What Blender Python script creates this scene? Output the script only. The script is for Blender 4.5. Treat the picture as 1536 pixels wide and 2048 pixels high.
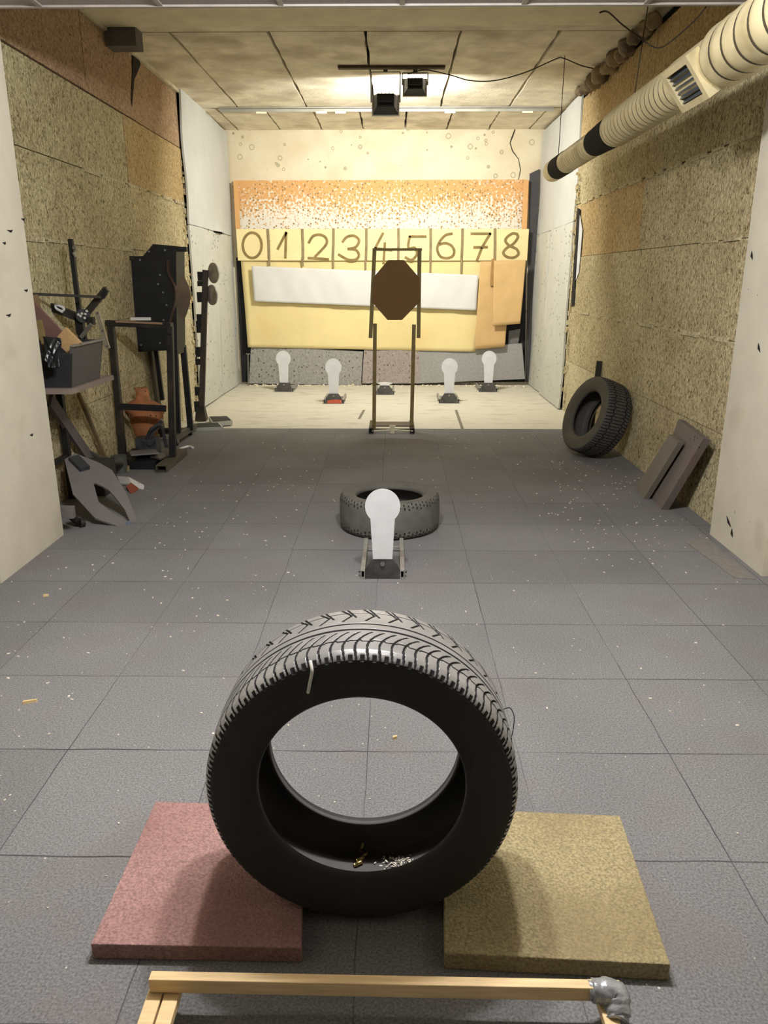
import bpy, bmesh, math, random
import numpy as np
from mathutils import Vector, Matrix
random.seed(7)
S = bpy.context.scene
for o in list(bpy.data.objects): bpy.data.objects.remove(o)
COL = S.collection

# ------------------------------------------------------------------ camera
F, H, VX, VY = 1538.0, 1.45, 788.0, 555.0
TH = math.atan((1024 - VY) / F)
PS = math.atan((VX - 768) * math.cos(TH) / F)
FW = Vector((-math.sin(PS) * math.cos(TH), math.cos(PS) * math.cos(TH), -math.sin(TH)))
RT = Vector((math.cos(PS), math.sin(PS), 0))
UP = RT.cross(FW)
CAM = Vector((0, 0, H))
cd = bpy.data.cameras.new('camera')
cam = bpy.data.objects.new('camera', cd); COL.objects.link(cam)
m = Matrix((RT, UP, -FW)).transposed().to_4x4(); m.translation = CAM
cam.matrix_world = m
cd.sensor_fit = 'VERTICAL'; cd.sensor_height = 36; cd.sensor_width = 27; cd.lens = F / 2048 * 36
cd.clip_start = .02
S.camera = cam

# ------------------------------------------------------------------ light and exposure
S.view_settings.view_transform = 'Standard'; S.view_settings.look = 'None'
S.view_settings.gamma = 1; S.view_settings.use_curve_mapping = False
S.view_settings.exposure = 0.0
w = bpy.data.worlds.new('world'); S.world = w; w.use_nodes = True
w.node_tree.nodes['Background'].inputs[0].default_value = (1, .95, .85, 1)
w.node_tree.nodes['Background'].inputs[1].default_value = .02
def area(name, loc, direction, sx, sy, power, col, spread=180):
    l = bpy.data.lights.new(name, 'AREA'); l.shape = 'RECTANGLE'; l.size = sx; l.size_y = sy
    l.energy = power; l.color = col; l.spread = math.radians(spread)
    o = bpy.data.objects.new(name, l); COL.objects.link(o); o.location = loc
    o.rotation_euler = Vector(direction).to_track_quat('-Z', 'Y').to_euler()
    return o
def point(name, loc, power, col, r):
    l = bpy.data.lights.new(name, 'POINT'); l.energy = power; l.color = col; l.shadow_soft_size = r
    o = bpy.data.objects.new(name, l); COL.objects.link(o); o.location = loc; return o
# two bare ceiling lamps just in front of the frame's top edge, over the big tyre
point('ceiling_lamp', (-.24, 2.25, 2.56), 148, (1, .985, .985), .06)
point('ceiling_lamp', (.24, 2.25, 2.56), 148, (1, .985, .985), .06)
# the two floodlights under the concrete ceiling, aimed at the backstop
area('floodlight_beam', (-.085, 8.13, 3.0), (0, 1, -.62), .20, .15, 70, (1, .965, .88))
area('floodlight_beam', (.19, 8.16, 3.17), (0, 1, -.5), .18, .12, 60, (1, .99, .95))

# ------------------------------------------------------------------ pixel to place
def ray(px, py): return FW * F + RT * (px - 768) - UP * (py - 1024)
def fl(px, py, z=0.0): r = ray(px, py); return CAM + r * ((z - H) / r.z)
def dp(px, py, Y): r = ray(px, py); return CAM + r * (Y / r.y)
def sd(px, py, X): r = ray(px, py); return CAM + r * (X / r.x)
def onp(px, py, P, N): r = ray(px, py); return CAM + r * ((P - CAM).dot(N) / r.dot(N))

# ------------------------------------------------------------------ materials
def lin(c):
    f = lambda v: (v / 255 / 12.92) if v / 255 <= .04045 else ((v / 255 + .055) / 1.055) ** 2.4
    return tuple(f(v) for v in c)
MATS = {}
def mat(name, rgb, rough=.65, metal=0, var=.12, vscale=12, bump=.0, bscale=60, spots=None, spot_scale=25,
        spot_size=.1, rgb2=None, mix2=(.45, .6), scale2=4, spec=.5, detail=4, aniso=None):
    if name in MATS: return MATS[name]
    M = bpy.data.materials.new(name); M.use_nodes = True; MATS[name] = M
    nt = M.node_tree; N = nt.nodes; L = nt.links; B = N['Principled BSDF']
    B.inputs['Roughness'].default_value = rough; B.inputs['Metallic'].default_value = metal
    B.inputs['Specular IOR Level'].default_value = spec
    tc = N.new('ShaderNodeTexCoord'); src = tc.outputs['Object']
    if aniso:
        mp = N.new('ShaderNodeMapping'); L.new(src, mp.inputs[0]); mp.inputs['Scale'].default_value = aniso; src = mp.outputs[0]
    n = N.new('ShaderNodeTexNoise'); n.inputs['Scale'].default_value = vscale; n.inputs['Detail'].default_value = detail
    L.new(src, n.inputs['Vector'])
    c = lin(rgb)
    r = N.new('ShaderNodeValToRGB'); L.new(n.outputs['Fac'], r.inputs[0])
    r.color_ramp.elements[0].position = .3; r.color_ramp.elements[1].position = .7
    r.color_ramp.elements[0].color = (*[min(1, v * (1 - var)) for v in c], 1)
    r.color_ramp.elements[1].color = (*[min(1, v * (1 + var)) for v in c], 1)
    col = r.outputs[0]
    def mixin(col, fac, c2):
        mx = N.new('ShaderNodeMix'); mx.data_type = 'RGBA'; L.new(fac, mx.inputs[0]); L.new(col, mx.inputs[6])
        mx.inputs[7].default_value = (*c2, 1); return mx.outputs[2]
    if rgb2:
        n2 = N.new('ShaderNodeTexNoise'); n2.inputs['Scale'].default_value = scale2; n2.inputs['Detail'].default_value = 6
        L.new(src, n2.inputs['Vector'])
        mr = N.new('ShaderNodeMapRange'); mr.inputs[1].default_value = mix2[0]; mr.inputs[2].default_value = mix2[1]
        L.new(n2.outputs['Fac'], mr.inputs[0]); col = mixin(col, mr.outputs[0], lin(rgb2))
    if spots:
        v = N.new('ShaderNodeTexVoronoi'); v.inputs['Scale'].default_value = spot_scale; L.new(src, v.inputs['Vector'])
        wn = N.new('ShaderNodeSeparateColor'); L.new(v.outputs['Color'], wn.inputs[0])
        mul = N.new('ShaderNodeMath'); mul.operation = 'MULTIPLY'; L.new(wn.outputs[0], mul.inputs[0]); mul.inputs[1].default_value = spot_size
        ls = N.new('ShaderNodeMath'); ls.operation = 'LESS_THAN'; L.new(v.outputs['Distance'], ls.inputs[0]); L.new(mul.outputs[0], ls.inputs[1])
        col = mixin(col, ls.outputs[0], lin(spots))
    L.new(col, B.inputs['Base Color'])
    if bump:
        nb = N.new('ShaderNodeTexNoise'); nb.inputs['Scale'].default_value = bscale; nb.inputs['Detail'].default_value = 3
        L.new(src, nb.inputs['Vector'])
        b = N.new('ShaderNodeBump'); b.inputs['Strength'].default_value = bump; b.inputs['Distance'].default_value = .01
        L.new(nb.outputs['Fac'], b.inputs['Height']); L.new(b.outputs[0], B.inputs['Normal'])
    return M

def woodwool(name, light, dark, pit=.40, tone=None):
    """wood-wool acoustic board: strands with open pores, broad colour drift"""
    M = bpy.data.materials.new(name); M.use_nodes = True; MATS[name] = M
    nt = M.node_tree; N = nt.nodes; L = nt.links; B = N['Principled BSDF']; B.inputs['Roughness'].default_value = .95
    B.inputs['Specular IOR Level'].default_value = .1
    tc = N.new('ShaderNodeTexCoord')
    mp = N.new('ShaderNodeMapping'); mp.inputs['Scale'].default_value = (1, 1, .72); L.new(tc.outputs['Object'], mp.inputs[0])
    n = N.new('ShaderNodeTexNoise'); n.inputs['Scale'].default_value = 50; n.inputs['Detail'].default_value = 5
    n.inputs['Roughness'].default_value = .62; n.inputs['Distortion'].default_value = 1.2; L.new(mp.outputs[0], n.inputs[0])
    r = N.new('ShaderNodeValToRGB'); L.new(n.outputs['Fac'], r.inputs[0])
    e = r.color_ramp.elements; e[0].position = pit - .03; e[0].color = (*lin(dark), 1); e[1].position = .60; e[1].color = (*lin(light), 1)
    k = e.new(pit + .06); k.color = (*[.5 * (a + b) for a, b in zip(lin(light), lin(dark))], 1)
    n2 = N.new('ShaderNodeTexNoise'); n2.inputs['Scale'].default_value = 1.6; n2.inputs['Detail'].default_value = 5; L.new(tc.outputs['Object'], n2.inputs[0])
    r2 = N.new('ShaderNodeValToRGB'); L.new(n2.outputs['Fac'], r2.inputs[0])
    r2.color_ramp.elements[0].position = .35; r2.color_ramp.elements[1].position = .65
    t = tone or ((.84, .80, .74), (1.03, 1.03, 1.0))
    r2.color_ramp.elements[0].color = (*t[0], 1); r2.color_ramp.elements[1].color = (*t[1], 1)
    mx = N.new('ShaderNodeMix'); mx.data_type = 'RGBA'; mx.blend_type = 'MULTIPLY'; mx.inputs[0].default_value = 1
    L.new(r.outputs[0], mx.inputs[6]); L.new(r2.outputs[0], mx.inputs[7]); L.new(mx.outputs[2], B.inputs['Base Color'])
    b = N.new('ShaderNodeBump'); b.inputs['Strength'].default_value = 1.0; b.inputs['Distance'].default_value = .022
    L.new(n.outputs['Fac'], b.inputs['Height']); L.new(b.outputs[0], B.inputs['Normal'])
    return M

def floor_material():
    M = bpy.data.materials.new('rubber_tiles'); M.use_nodes = True
    nt = M.node_tree; N = nt.nodes; L = nt.links; B = N['Principled BSDF']
    B.inputs['Roughness'].default_value = .82; B.inputs['Specular IOR Level'].default_value = .28
    tc = N.new('ShaderNodeTexCoord'); sx = N.new('ShaderNodeSeparateXYZ'); L.new(tc.outputs['Object'], sx.inputs[0])
    def mth(op, a, b=None, c=None):
        x = N.new('ShaderNodeMath'); x.operation = op
        for i, v in enumerate((a, b, c)):
            if v is None: continue
            if isinstance(v, (int, float)): x.inputs[i].default_value = v
            else: L.new(v, x.inputs[i])
        return x.outputs[0]
    wob = N.new('ShaderNodeTexNoise'); wob.inputs['Scale'].default_value = 5; L.new(tc.outputs['Object'], wob.inputs[0])
    wo = mth('MULTIPLY', mth('SUBTRACT', wob.outputs['Fac'], .5), .012)
    u = mth('DIVIDE', mth('ADD', mth('ADD', sx.outputs[0], .079 + 20 * .48), wo), .48)
    v = mth('DIVIDE', mth('ADD', mth('ADD', sx.outputs[1], -1.654 + 20 * .4745), wo), .4745)
    du = mth('ABSOLUTE', mth('SUBTRACT', mth('FRACT', mth('ADD', u, .5)), .5))
    dv = mth('ABSOLUTE', mth('SUBTRACT', mth('FRACT', mth('ADD', v, .5)), .5))
    tile = N.new('ShaderNodeCombineXYZ'); L.new(mth('FLOOR', u), tile.inputs[0]); L.new(mth('FLOOR', v), tile.inputs[1])
    wn = N.new('ShaderNodeTexWhiteNoise'); wn.noise_dimensions = '2D'; L.new(tile.outputs[0], wn.inputs['Vector'])
    n = N.new('ShaderNodeTexNoise'); n.inputs['Scale'].default_value = 170; n.inputs['Detail'].default_value = 3; L.new(tc.outputs['Object'], n.inputs[0])
    nb = N.new('ShaderNodeTexNoise'); nb.inputs['Scale'].default_value = 1.3; nb.inputs['Detail'].default_value = 6; L.new(tc.outputs['Object'], nb.inputs[0])
    r = N.new('ShaderNodeValToRGB'); L.new(n.outputs['Fac'], r.inputs[0])
    r.color_ramp.elements[0].position = .32; r.color_ramp.elements[0].color = (*lin((92, 92, 92)), 1)
    r.color_ramp.elements[1].position = .72; r.color_ramp.elements[1].color = (*lin((131, 131, 131)), 1)
    val = mth('ADD', mth('MULTIPLY', nb.outputs['Fac'], .55), mth('ADD', .66, mth('MULTIPLY', wn.outputs['Value'], .14)))
    mul = N.new('ShaderNodeMix'); mul.data_type = 'RGBA'; mul.blend_type = 'MULTIPLY'; mul.inputs[0].default_value = 1
    L.new(r.outputs[0], mul.inputs[6])
    cc = N.new('ShaderNodeCombineXYZ'); [L.new(val, cc.inputs[i]) for i in range(3)]; L.new(cc.outputs[0], mul.inputs[7])
    # faint reddish wear
    n4 = N.new('ShaderNodeTexNoise'); n4.inputs['Scale'].default_value = 2.2; n4.inputs['Detail'].default_value = 8; L.new(tc.outputs['Object'], n4.inputs[0])
    mr = N.new('ShaderNodeMapRange'); mr.inputs[1].default_value = .55; mr.inputs[2].default_value = .72; mr.inputs[4].default_value = .4; L.new(n4.outputs['Fac'], mr.inputs[0])
    m2 = N.new('ShaderNodeMix'); m2.data_type = 'RGBA'; L.new(mr.outputs[0], m2.inputs[0]); L.new(mul.outputs[2], m2.inputs[6]); m2.inputs[7].default_value = (*lin((112, 98, 96)), 1)
    # dust specks
    vo = N.new('ShaderNodeTexVoronoi'); vo.inputs['Scale'].default_value = 42; L.new(tc.outputs['Object'], vo.inputs[0])
    sc = N.new('ShaderNodeSeparateColor'); L.new(vo.outputs['Color'], sc.inputs[0])
    sp = mth('LESS_THAN', vo.outputs['Distance'], mth('MULTIPLY', mth('POWER', sc.outputs[0], 6.0), .13))
    m3 = N.new('ShaderNodeMix'); m3.data_type = 'RGBA'; L.new(sp, m3.inputs[0]); L.new(m2.outputs[2], m3.inputs[6]); m3.inputs[7].default_value = (*lin((190, 186, 176)), 1)
    seam = mth('MAXIMUM', mth('LESS_THAN', du, .0032), mth('LESS_THAN', dv, .0052))
    m4 = N.new('ShaderNodeMix'); m4.data_type = 'RGBA'; ns = N.new('ShaderNodeTexNoise'); ns.inputs['Scale'].default_value = 1.7; ns.inputs['Detail'].default_value = 3; L.new(tc.outputs['Object'], ns.inputs[0])
    mrs = N.new('ShaderNodeMapRange'); mrs.inputs[1].default_value = .38; mrs.inputs[2].default_value = .62; mrs.inputs[3].default_value = .25; mrs.inputs[4].default_value = .95; L.new(ns.outputs['Fac'], mrs.inputs[0])
    L.new(mth('MULTIPLY', seam, mrs.outputs[0]), m4.inputs[0]); L.new(m3.outputs[2], m4.inputs[6]); m4.inputs[7].default_value = (*lin((46, 45, 46)), 1)
    L.new(m4.outputs[2], B.inputs['Base Color'])
    ht = mth('SUBTRACT', mth('MULTIPLY', n.outputs['Fac'], .35), mth('MULTIPLY', seam, 1.0))
    b = N.new('ShaderNodeBump'); b.inputs['Strength'].default_value = .6; b.inputs['Distance'].default_value = .004
    L.new(ht, b.inputs['Height']); L.new(b.outputs[0], B.inputs['Normal'])
    return M

def plaster_material():
    """cream back wall with ring-shaped ricochet marks"""
    M = bpy.data.materials.new('pocked_plaster'); M.use_nodes = True
    nt = M.node_tree; N = nt.nodes; L = nt.links; B = N['Principled BSDF']; B.inputs['Roughness'].default_value = .9
    tc = N.new('ShaderNodeTexCoord')
    n = N.new('ShaderNodeTexNoise'); n.inputs['Scale'].default_value = 3; n.inputs['Detail'].default_value = 8; L.new(tc.outputs['Object'], n.inputs[0])
    r = N.new('ShaderNodeValToRGB'); L.new(n.outputs['Fac'], r.inputs[0])
    r.color_ramp.elements[0].position = .35; r.color_ramp.elements[0].color = (*lin((208, 194, 164)), 1)
    r.color_ramp.elements[1].position = .6; r.color_ramp.elements[1].color = (*lin((216, 207, 180)), 1)
    col = r.outputs[0]
    mp = N.new('ShaderNodeMapping'); mp.inputs['Scale'].default_value = (1, .05, 1); L.new(tc.outputs['Object'], mp.inputs[0])
    for sc, size, thr, dark in ((5.5, .17, .35, (165, 158, 132)), (9, .16, .6, (150, 140, 112)), (26, .10, .8, (120, 105, 80))):
        v = N.new('ShaderNodeTexVoronoi'); v.inputs['Scale'].default_value = sc; L.new(mp.outputs[0], v.inputs[0])
        s = N.new('ShaderNodeSeparateColor'); L.new(v.outputs['Color'], s.inputs[0])
        g = N.new('ShaderNodeMath'); g.operation = 'GREATER_THAN'; L.new(s.outputs[0], g.inputs[0]); g.inputs[1].default_value = thr
        d = N.new('ShaderNodeMath'); d.operation = 'SUBTRACT'; L.new(v.outputs['Distance'], d.inputs[0]); d.inputs[1].default_value = size if sc < 20 else 0
        a = N.new('ShaderNodeMath'); a.operation = 'ABSOLUTE'; L.new(d.outputs[0], a.inputs[0])
        lt = N.new('ShaderNodeMath'); lt.operation = 'LESS_THAN'; L.new(a.outputs[0], lt.inputs[0]); lt.inputs[1].default_value = .034 if sc < 20 else .09
        f = N.new('ShaderNodeMath'); f.operation = 'MULTIPLY'; L.new(lt.outputs[0], f.inputs[0]); L.new(g.outputs[0], f.inputs[1])
        h = N.new('ShaderNodeMath'); h.operation = 'MULTIPLY'; L.new(f.outputs[0], h.inputs[0]); h.inputs[1].default_value = .85
        mx = N.new('ShaderNodeMix'); mx.data_type = 'RGBA'; L.new(h.outputs[0], mx.inputs[0]); L.new(col, mx.inputs[6]); mx.inputs[7].default_value = (*lin(dark), 1)
        col = mx.outputs[2]
    L.new(col, B.inputs['Base Color'])
    return M

def speckle_material():
    """orange board flaked away to white, more so towards its lower edge"""
    M = bpy.data.materials.new('flaked_orange_board'); M.use_nodes = True
    nt = M.node_tree; N = nt.nodes; L = nt.links; B = N['Principled BSDF']; B.inputs['Roughness'].default_value = .85
    tc = N.new('ShaderNodeTexCoord'); sx = N.new('ShaderNodeSeparateXYZ'); L.new(tc.outputs['Object'], sx.inputs[0])
    n = N.new('ShaderNodeTexNoise'); n.inputs['Scale'].default_value = 30; n.inputs['Detail'].default_value = 3; L.new(tc.outputs['Object'], n.inputs[0])
    nl = N.new('ShaderNodeTexNoise'); nl.inputs['Scale'].default_value = 2.5; L.new(tc.outputs['Object'], nl.inputs[0])
    mr = N.new('ShaderNodeMapRange'); L.new(sx.outputs[2], mr.inputs[0]); mr.inputs[1].default_value = .08; mr.inputs[2].default_value = .52
    mr.inputs[3].default_value = .22; mr.inputs[4].default_value = -.01
    a = N.new('ShaderNodeMath'); a.operation = 'ADD'; L.new(n.outputs['Fac'], a.inputs[0]); L.new(mr.outputs[0], a.inputs[1])
    a2 = N.new('ShaderNodeMath'); a2.operation = 'MULTIPLY_ADD'; L.new(nl.outputs['Fac'], a2.inputs[0]); a2.inputs[1].default_value = .22; L.new(a.outputs[0], a2.inputs[2])
    r = N.new('ShaderNodeValToRGB'); L.new(a2.outputs[0], r.inputs[0])
    r.color_ramp.elements[0].position = .67; r.color_ramp.elements[0].color = (*lin((206, 158, 100)), 1)
    r.color_ramp.elements[1].position = .76; r.color_ramp.elements[1].color = (*lin((216, 212, 198)), 1)
    v = N.new('ShaderNodeTexVoronoi'); v.inputs['Scale'].default_value = 30; L.new(tc.outputs['Object'], v.inputs[0])
    s = N.new('ShaderNodeSeparateColor'); L.new(v.outputs['Color'], s.inputs[0])
    mu = N.new('ShaderNodeMath'); mu.operation = 'MULTIPLY'; L.new(s.outputs[0], mu.inputs[0]); mu.inputs[1].default_value = .42
    lt = N.new('ShaderNodeMath'); lt.operation = 'LESS_THAN'; L.new(v.outputs['Distance'], lt.inputs[0]); L.new(mu.outputs[0], lt.inputs[1])
    mx = N.new('ShaderNodeMix'); mx.data_type = 'RGBA'; L.new(lt.outputs[0], mx.inputs[0]); L.new(r.outputs[0], mx.inputs[6]); mx.inputs[7].default_value = (*lin((150, 120, 78)), 1)
    L.new(mx.outputs[2], B.inputs['Base Color'])
    return M

# ------------------------------------------------------------------ mesh building
class MB:
    def __init__(s): s.v = []; s.f = []; s.mi = []; s.cur = 0
    def add(s, vs, fs):
        b = len(s.v); s.v += [tuple(v) for v in vs]; s.f += [tuple(i + b for i in f) for f in fs]; s.mi += [s.cur] * len(fs); return s
    def hexa(s, a, b):   # a, b: two quads (4 points each) facing one another
        return s.add(list(a) + list(b), [(3, 2, 1, 0), (4, 5, 6, 7), (0, 1, 5, 4), (1, 2, 6, 5), (2, 3, 7, 6), (3, 0, 4, 7)])
    def box(s, lo, hi):
        x0, y0, z0 = lo; x1, y1, z1 = hi
        return s.hexa([(x0, y0, z0), (x1, y0, z0), (x1, y1, z0), (x0, y1, z0)], [(x0, y0, z1), (x1, y0, z1), (x1, y1, z1), (x0, y1, z1)])
    def bar(s, p, q, w, h=None, up=(0, 0, 1)):   # rectangular bar from p to q
        p = Vector(p); q = Vector(q); h = h or w; d = (q - p).normalized(); u = Vector(up)
        if abs(d.dot(u)) > .98: u = Vector((0, 1, 0))
        r = d.cross(u).normalized(); u = r.cross(d)
        k = lambda c: [c - r * w / 2 - u * h / 2, c + r * w / 2 - u * h / 2, c + r * w / 2 + u * h / 2, c - r * w / 2 + u * h / 2]
        return s.hexa(k(p), k(q))
    def hollow(s, p, q, w, h, t, up=(0, 0, 1)):  # square tube open at both ends
        p = Vector(p); q = Vector(q); d = (q - p).normalized(); u = Vector(up)
        if abs(d.dot(u)) > .98: u = Vector((0, 1, 0))
        r = d.cross(u).normalized(); u = r.cross(d)
        s.bar(p + u * (h - t) / 2, q + u * (h - t) / 2, w, t, u); s.bar(p - u * (h - t) / 2, q - u * (h - t) / 2, w, t, u)
        s.bar(p + r * (w - t) / 2, q + r * (w - t) / 2, t, h - 2 * t, u); s.bar(p - r * (w - t) / 2, q - r * (w - t) / 2, t, h - 2 * t, u)
        return s
    def tube(s, pts, r, n=10, cap=True):
        pts = [Vector(p) for p in pts]; rs = r if isinstance(r, (list, tuple)) else [r] * len(pts); vs = []; fs = []
        t0 = (pts[1] - pts[0]).normalized(); u = t0.orthogonal().normalized()
        for i, p in enumerate(pts):
            t = (pts[min(i + 1, len(pts) - 1)] - pts[max(i - 1, 0)]).normalized()
            u = (u - t * u.dot(t)).normalized(); w_ = t.cross(u)
            for k in range(n):
                a = 2 * math.pi * k / n; vs.append(p + (u * math.cos(a) + w_ * math.sin(a)) * rs[i])
        for i in range(len(pts) - 1):
            for k in range(n):
                fs.append((i * n + k, i * n + (k + 1) % n, (i + 1) * n + (k + 1) % n, (i + 1) * n + k))
        if cap: fs.append(tuple(range(n - 1, -1, -1))); fs.append(tuple(range((len(pts) - 1) * n, len(pts) * n)))
        return s.add(vs, fs)
    def cyl(s, p, q, r, n=20): return s.tube([p, q], r, n)
    def prism(s, pts, off):   # polygon pts (3-D, planar) extruded along off
        pts = [Vector(p) for p in pts]; n = len(pts); off = Vector(off)
        return s.add(pts + [p + off for p in pts], [tuple(range(n)), tuple(range(2 * n - 1, n - 1, -1))] + [(i, n + i, n + (i + 1) % n, (i + 1) % n) for i in range(n)])
    def ringprism(s, outer, inner, off):   # polygon with a hole (same count of points)
        off = Vector(off); n = len(outer); o = [Vector(p) for p in outer]; i_ = [Vector(p) for p in inner]
        vs = o + i_ + [p + off for p in o] + [p + off for p in i_]; fs = []
        for k in range(n):
            j = (k + 1) % n
            fs += [(k, j, n + j, n + k), (2 * n + j, 2 * n + k, 3 * n + k, 3 * n + j), (j, k, 2 * n + k, 2 * n + j), (n + k, n + j, 3 * n + j, 3 * n + k)]
        return s.add(vs, fs)
    def sheet(s, c, nu, nv, thick, nrm, fn=None):  # c: 4 corners; fn(u, v) displacement along nrm
        c = [Vector(p) for p in c]; nrm = Vector(nrm).normalized(); vs = []
        for side in (0, 1):
            for j in range(nv + 1):
                for i in range(nu + 1):
                    u = i / nu; v = j / nv
                    p = (c[0] * (1 - u) + c[1] * u) * (1 - v) + (c[3] * (1 - u) + c[2] * u) * v
                    vs.append(p + nrm * ((fn(u, v) if fn else 0) - side * thick))
        W = nu + 1; K = W * (nv + 1); fs = []
        for j in range(nv):
            for i in range(nu):
                a = j * W + i; q = (a, a + 1, a + 1 + W, a + W); fs += [q, tuple(K + x for x in reversed(q))]
        for i in range(nu):
            fs += [(i + 1, i, K + i, K + i + 1), (nv * W + i, nv * W + i + 1, K + nv * W + i + 1, K + nv * W + i)]
        for j in range(nv):
            a = j * W; b = a + W; fs += [(a, b, K + b, K + a)]; a += nu; b += nu; fs += [(b, a, K + a, K + b)]
        return s.add(vs, fs)
    def stroke(s, pts, wd, off=(0, -.002, 0)):   # painted line on a plane facing -y
        pts = [Vector(p) for p in pts]
        for i, (p, q) in enumerate(zip(pts, pts[1:])):
            d = (q - p).normalized(); r = Vector((-d.z, 0, d.x)) * wd / 2; e = d * wd * .3
            s.prism([p - r - e, q - r + e, q + r + e, p + r - e], Vector(off) * (1 + .03 * (i % 5)))
        return s
    def build(s, name, mats, parent=None, smooth=False, loc=None, bevel=0):
        me = bpy.data.meshes.new(name); o = bpy.data.objects.new(name, me); COL.objects.link(o)
        base = Vector((0, 0, 0))
        if parent is not None:
            r = parent
            while r.parent: r = r.parent
            base = r.location.copy(); o.parent = parent
        elif loc is not None: base = Vector(loc); o.location = base
        me.from_pydata([(v[0] - base[0], v[1] - base[1], v[2] - base[2]) for v in s.v], [], s.f)
        for mm in (mats if isinstance(mats, (list, tuple)) else [mats]): me.materials.append(mm)
        me.polygons.foreach_set('material_index', s.mi)
        bm = bmesh.new(); bm.from_mesh(me); bmesh.ops.recalc_face_normals(bm, faces=bm.faces); bm.to_mesh(me); bm.free()
        if smooth: me.polygons.foreach_set('use_smooth', [True] * len(me.polygons))
        if bevel:
            b = o.modifiers.new('bevel', 'BEVEL'); b.width = bevel; b.segments = 2; b.limit_method = 'ANGLE'
        me.update(); return o
def tag(o, label=None, cat=None, group=None, kind=None):
    for k, v in (('label', label), ('category', cat), ('group', group), ('kind', kind)):
        if v: o[k] = v
    return o
def thing(name, label, cat, loc, group=None):
    o = bpy.data.objects.new(name, None); COL.objects.link(o); o.location = Vector(loc); o.empty_display_size = .05
    return tag(o, label, cat, group)
def struct(name, mb, mats, **k): return tag(mb.build(name, mats, **k), kind='structure')
def copy_tree(o, parent=None):
    c = o.copy(); COL.objects.link(c)
    if parent: c.parent = parent
    for ch in list(o.children): copy_tree(ch, c)
    return c

# shared materials
steel_dark = mat('dark_steel', (52, 51, 48), .5, .6, .3, 8, .15, 40, rgb2=(78, 66, 50), mix2=(.52, .7))
steel_black = mat('black_steel', (26, 28, 30), .55, .3, .3, 10, .1, 50)
steel_grey = mat('grey_painted_steel', (112, 108, 106), .6, .1, .08, 5, .05, 60)
steel_bare = mat('bare_steel', (150, 148, 140), .38, .75, .2, 14, .08, 70)
white_paint = mat('white_painted_steel', (200, 201, 203), .55, 0, .05, 14, .03, 60, rgb2=(190, 191, 195), mix2=(.5, .7))
rubber_black = mat('black_rubber', (42, 42, 41), .62, 0, .12, 6, .05, 90, spec=.35)
rubber_tread = mat('worn_tread_rubber', (122, 121, 119), .27, 0, .14, 14, .04, 120, spec=.75)
rubber_dusty = mat('dusty_tread_rubber', (92, 91, 86), .75, 0, .2, 14, .1, 80)
groove_rubber = mat('groove_rubber', (14, 14, 14), .9, 0, .1)
pine = mat('planed_pine', (214, 186, 136), .55, 0, .14, 9, .05, 30, aniso=(1, 14, 14))
wood_dim = mat('weathered_wood', (124, 104, 72), .8, 0, .25, 8, .1, 30, rgb2=(96, 82, 58))
dark_wood = mat('dark_stained_wood', (122, 106, 62), .7, 0, .15, 10, .05, 40)
felt = mat('grey_wall_sheet', (190, 190, 180), .85, 0, .06, 6, .06, 90, spots=(50, 48, 44), spot_scale=13, spot_size=.17)
felt_clean = mat('clean_grey_wall_sheet', (190, 191, 186), .8, 0, .05, 3, .03, 60)
slab_grey = mat('grey_rubber_slab', (150, 148, 142), .85, 0, .22, 30, .25, 60, spots=(70, 66, 62), spot_scale=28, spot_size=.3)
concrete = mat('stained_concrete', (228, 219, 196), .9, 0, .16, 5, .3, 35, rgb2=(184, 171, 146), mix2=(.48, .72), scale2=2.2)
concrete_pale = mat('pale_concrete', (228, 220, 190), .9, 0, .1, 6, .15, 45)
whitewash = mat('whitewashed_wall', (196, 190, 172), .85, 0, .06, 5, .1, 40, rgb2=(172, 164, 142), mix2=(.56, .8), scale2=3, spots=(110, 102, 84), spot_scale=9, spot_size=.05)
void = mat('black_gap', (10, 10, 10), .95)

# ------------------------------------------------------------------ the room
XL, XR, YB, ZC = -2.25, 1.95, 11.1, 3.3
b = MB(); b.box((-2.6, -2, -.08), (2.3, 7.62, 0))
struct('floor', b, floor_material())
b = MB(); b.box((-2.6, 7.62, -.1), (2.3, 11.4, -.012))
fr = struct('floor_rear', b, mat('dusty_concrete', (202, 197, 180), .9, 0, .08, 3, .12, 30, rgb2=(172, 166, 148), mix2=(.5, .75), scale2=3, aniso=(1, 2.2, 1)))
# thin score lines in the concrete
b = MB()
for (x0, y0, x1, y1) in ((718, 838, 728, 820), (925, 858, 912, 820)):
    p = fl(x0, y0, -.011); q = fl(x1, y1, -.011); b.bar(p, q, .03, .002)
b.build('score_line', mat('score_line', (120, 116, 100), .95), fr)

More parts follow.
